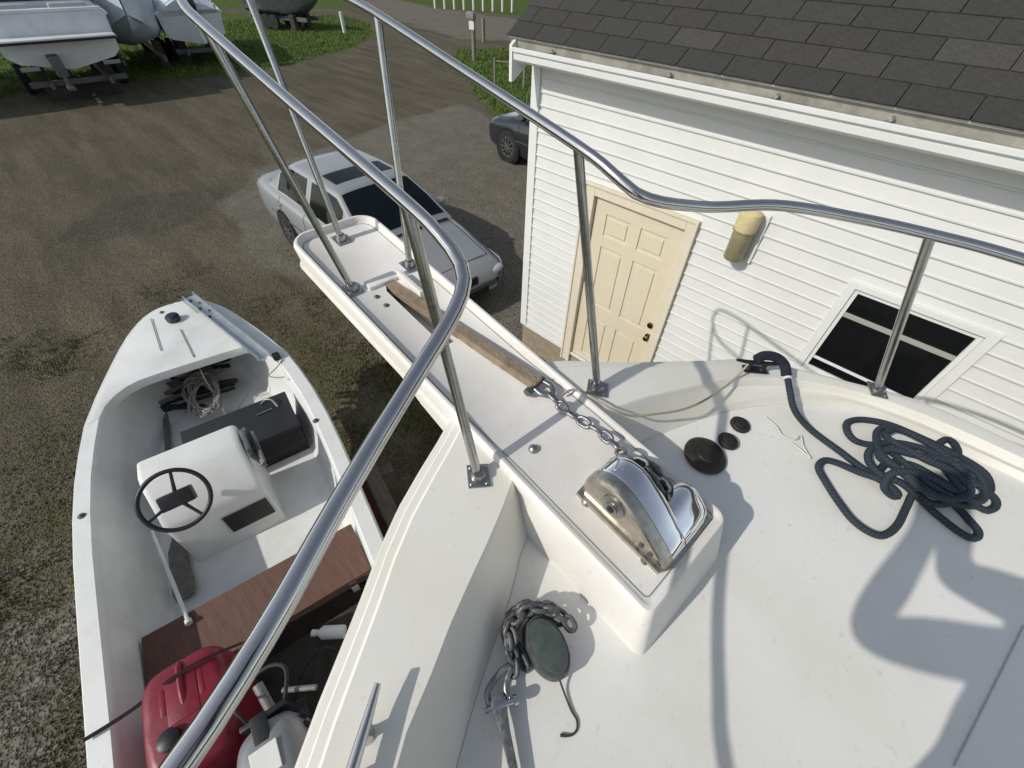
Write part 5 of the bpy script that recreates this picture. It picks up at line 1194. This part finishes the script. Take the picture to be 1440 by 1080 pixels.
# 3: outboard boat, stern towards us
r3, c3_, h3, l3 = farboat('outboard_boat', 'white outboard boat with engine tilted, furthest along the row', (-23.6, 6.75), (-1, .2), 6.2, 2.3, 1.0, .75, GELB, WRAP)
bm = NB(); ell(bm, c3_(-.45, -.1, 1.95), h3 * .26, l3 * .2, Z * .30, 10, 16); ob = obj('engine_cowl', bm, BLACK, r3, 60)
bm = NB(); box(bm, c3_(-.5, -.1, 1.35), h3 * .1, l3 * .07, Z * .45, .03); box(bm, c3_(-.7, -.1, .95), h3 * .2, l3 * .06, Z * .10, .03); obj('engine_leg', bm, WHITEP, r3, 40)
bm = NB(); tube(bm, cat([c3_(.3, -.9, 1.9), c3_(.2, -.9, 2.5), c3_(.2, 0, 2.7), c3_(.2, .9, 2.5), c3_(.3, .9, 1.9)], 20), .03, 8); obj('arch', bm, WHITEP, r3, 60)
# 4: small boat on trailer on the far lawn
P4 = onz(452, 45, GZ)
r4, c4_, h4, l4 = farboat('lawn_boat', 'small dark-hulled boat on the green lawn under the rail', (P4.x - 4.0, P4.y - 1.6), (.93, .36), 4.6, 1.9, .85, .6, mat('dark_hull', (.10, .105, .11), rough=.4, var=.4, vscale=3), GELB)
for (x, y, hgt, m, lb) in ((485, 48, .95, WPOST, 'short white post standing right of the lawn boat'), (667, 86, 1.55, BARK, 'wooden mailbox post at the edge of the drive'), (680, 60, 1.0, BARK, 'slim wooden post behind the mailbox post')):
    P = onz(x, y, GZ); t = thing('post', lb, 'post', P); bm = NB(); box(bm, P + Z * hgt / 2, X * .07, Y * .07, Z * hgt / 2, .01); obj('shaft', bm, m, t)
    if 'mailbox post' in lb and hgt > 1.2:
        bm = NB(); box(bm, P + Z * (hgt + .02) - X * .12, X * .24, Y * .10, Z * .12, .05); obj('mailbox', bm, mat('grey_mailbox', (.2, .2, .2), rough=.4, var=.2), t, 40)
        bm = NB(); box(bm, P + Z * (hgt - .30) + Y * -.09, X * .16, Y * .015, Z * .14, .01); obj('plate', bm, WPOST, t)
# low rail fence on the right lawn
fn = thing('rail_fence', 'low wooden rail fence on the grass beside the house', 'fence', onz(700, 125, GZ))
fp_ = [onz(676, 113, GZ), onz(692, 124, GZ), onz(716, 140, GZ), onz(745, 150, GZ)]
F0 = onz(696, 120, GZ); fd = Vector((.62, .42, 0))
fp_ = [F0 + fd * (1.5 * k) for k in range(4)]
for P in fp_:
    bm = NB(); tube(bm, [P, P + Z * .85], .05, 8); obj('fence_post', bm, BARK, fn, 60)
for a_, b_ in zip(fp_, fp_[1:]):
    bm = NB(); tube(bm, [a_ + Z * .75, b_ + Z * .72], .03, 7); obj('rail', bm, BARK, fn, 60)
# row of white pickets along the far road
for k in range(9):
    x = 612 + 13.5 * k; P = onz(x, 12 + .7 * k, GZ); t = thing('marker_post', 'white post by the far road, ' + ('leftmost', 'second', 'third', 'fourth', 'fifth', 'sixth', 'seventh', 'eighth', 'ninth')[k] + ' from the left', 'post', P, 'white posts along the far road')
    bm = NB(); box(bm, P + Z * .5, X * .06, Y * .06, Z * .5, .01); obj('post_shaft', bm, WPOST, t)

# ================================================================== PERSON holding the camera (casts the shadow on the foredeck)
def person():
    t = thing('person', 'person standing on the foredeck holding a phone out to take the picture', 'person', (.42, -.3, -1.13))
    J = {'pel': ((.42, -.30, -.36), .15), 'wai': ((.39, -.30, -.20), .135), 'che': ((.36, -.27, .02), .145), 'nec': ((.35, -.25, .19), .06), 'hd0': ((.34, -.245, .26), .07), 'hd1': ((.33, -.24, .35), .098), 'hd2': ((.34, -.24, .43), .075),
         'ls': ((.29, -.42, .0), .065), 'le': ((.055, -.37, -.20), .052), 'lw': ((.05, -.19, -.06), .034), 'lh': ((.035, -.12, .02), .036),
         'rs': ((.33, -.20, -.04), .066), 're': ((.18, -.06, -.19), .046), 'rw': ((.09, -.09, .0), .032), 'rh': ((.06, -.09, .06), .036),
         'lhp': ((.42, -.40, -.44), .10), 'lk': ((.36, -.41, -.80), .065), 'la': ((.44, -.42, -1.08), .042), 'lf': ((.28, -.43, -1.11), .035),
         'rhp': ((.42, -.20, -.44), .10), 'rk': ((.38, -.19, -.80), .065), 'ra': ((.46, -.18, -1.08), .042), 'rf': ((.30, -.17, -1.11), .035)}
    E = [('pel', 'wai'), ('wai', 'che'), ('che', 'nec'), ('nec', 'hd0'), ('hd0', 'hd1'), ('hd1', 'hd2'), ('che', 'ls'), ('ls', 'le'), ('le', 'lw'), ('lw', 'lh'), ('che', 'rs'), ('rs', 're'), ('re', 'rw'), ('rw', 'rh'), ('pel', 'lhp'), ('lhp', 'lk'), ('lk', 'la'), ('la', 'lf'), ('pel', 'rhp'), ('rhp', 'rk'), ('rk', 'ra'), ('ra', 'rf')]
    names = list(J); base = rootloc(t) - Vector((0, 0, H))
    V = [Vector(J[n][0]) - base for n in names]; R_ = [J[n][1] for n in names]; Ei = [(names.index(a), names.index(b)) for a, b in E]
    # five fingers per hand
    for hn, wn_ in (('lh', 'lw'), ('rh', 'rw')):
        h = Vector(J[hn][0]) - base; d = (h - (Vector(J[wn_][0]) - base)).normalized(); s = d.cross(Z).normalized(); hi = names.index(hn)
        for k in range(5):
            o_ = (k - 1.5) * .02 if k < 4 else -.045
            ln = (.055, .065, .06, .05, .04)[k]; p1 = h + s * o_ + d * (.03 if k < 4 else .0); p2 = p1 + d * ln * .55 + Z * .01; p3 = p2 + d * ln * .35 - Z * .012
            i = len(V); V += [p1, p2, p3]; R_ += [.0095, .0088, .0075]; Ei += [(hi, i), (i, i + 1), (i + 1, i + 2)]
    me = bpy.data.meshes.new('body'); me.from_pydata(V, Ei, []); o = bpy.data.objects.new('body', me); COL.objects.link(o); o.parent = t
    bpy.context.view_layer.objects.active = o
    sk_ = o.modifiers.new('skin', 'SKIN'); su = o.modifiers.new('sub', 'SUBSURF'); su.levels = 1; su.render_levels = 2; sk_.use_smooth_shade = True
    sv_ = me.skin_vertices[0].data
    for i, r in enumerate(R_): sv_[i].radius = (r, r); sv_[i].use_root = (i == 0)
    dg = bpy.context.evaluated_depsgraph_get(); su.levels = 2; dg.update()
    bk = bpy.data.meshes.new_from_object(o.evaluated_get(dg)); o.modifiers.clear(); o.data = bk; bk.name = 'body'
    for m_ in (mat('navy_jacket', (.035, .042, .06), rough=.9, var=.3, vscale=14, bump=.5, bscale=30), mat('skin', (.42, .26, .19), rough=.5, var=.1, vscale=30), mat('denim', (.05, .065, .10), rough=.9, var=.3, vscale=40, bump=.3, bscale=200), mat('shoe_leather', (.05, .04, .035), rough=.6)): bk.materials.append(m_)
    nj = len(names); skin_j = {names.index(k) for k in ('nec', 'hd0', 'hd1', 'hd2', 'lh', 'rh')}; leg_j = {names.index(k) for k in ('pel', 'lhp', 'rhp', 'lk', 'rk')}; shoe_j = {names.index(k) for k in ('la', 'lf', 'ra', 'rf')}
    pts_ = []
    for a_, b_ in Ei:
        for q in (0, .25, .5, .75, 1): pts_.append((V[a_].lerp(V[b_], q), a_ if q < .5 else b_))
    for f_ in bk.polygons:
        f_.use_smooth = True
        j = min(pts_, key=lambda p_: (p_[0] - f_.center).length_squared)[1]
        f_.material_index = 1 if (j in skin_j or j >= nj) else 2 if j in leg_j else 3 if j in shoe_j else 0
    hc = Vector((.325, -.24, .36)); fw = Vector((-.93, 0, -.36)).normalized(); up_ = Vector((-.36, 0, .93)).normalized(); rt = Vector((0, 1, 0))
    bm = NB(); ell(bm, hc + up_ * .035 - fw * .03, fw * .088, rt * .092, up_ * .088, 12, 20); obj('hair', bm, mat('brown_hair', (.05, .035, .025), rough=.8, bump=.6, bscale=90), t, 60)
    for sg in (-1, 1):
        bm = NB(); ell(bm, hc + fw * .078 + rt * .032 * sg + up_ * .0, fw * .012, rt * .014, up_ * .009, 8, 12); obj('eye', bm, WHITEP, t, 60)
        bm = NB(); ell(bm, hc + fw * .087 + rt * .032 * sg + up_ * .0, fw * .005, rt * .006, up_ * .006, 6, 10); obj('iris', bm, BLACK, t, 60)
        bm = NB(); ell(bm, hc + rt * .095 * sg - up_ * .005, fw * .02, rt * .008, up_ * .032, 8, 12); obj('ear', bm, MATS['skin'], t, 60)
    bm = NB(); ell(bm, hc + fw * .098 - up_ * .022, fw * .018, rt * .014, up_ * .026, 8, 12); obj('nose', bm, MATS['skin'], t, 60)
    bm = NB(); ell(bm, hc + fw * .080 - up_ * .058, fw * .010, rt * .024, up_ * .007, 8, 12); obj('mouth', bm, mat('lips', (.30, .12, .10), rough=.5), t, 60)
    n_ = Vector(RC[2]); u_ = Vector(RC[0]); v_ = Vector(RC[1])
    ph = thing('phone', 'dark mobile phone held in both hands behind the lens', 'phone', -n_ * .02)
    bm = NB(); box(bm, -n_ * .014 + u_ * .03 + v_ * .055, u_ * .073, v_ * .036 * 2.0 * .98, n_ * .004, .003); obj('phone_case', bm, BLACK, ph)
person()
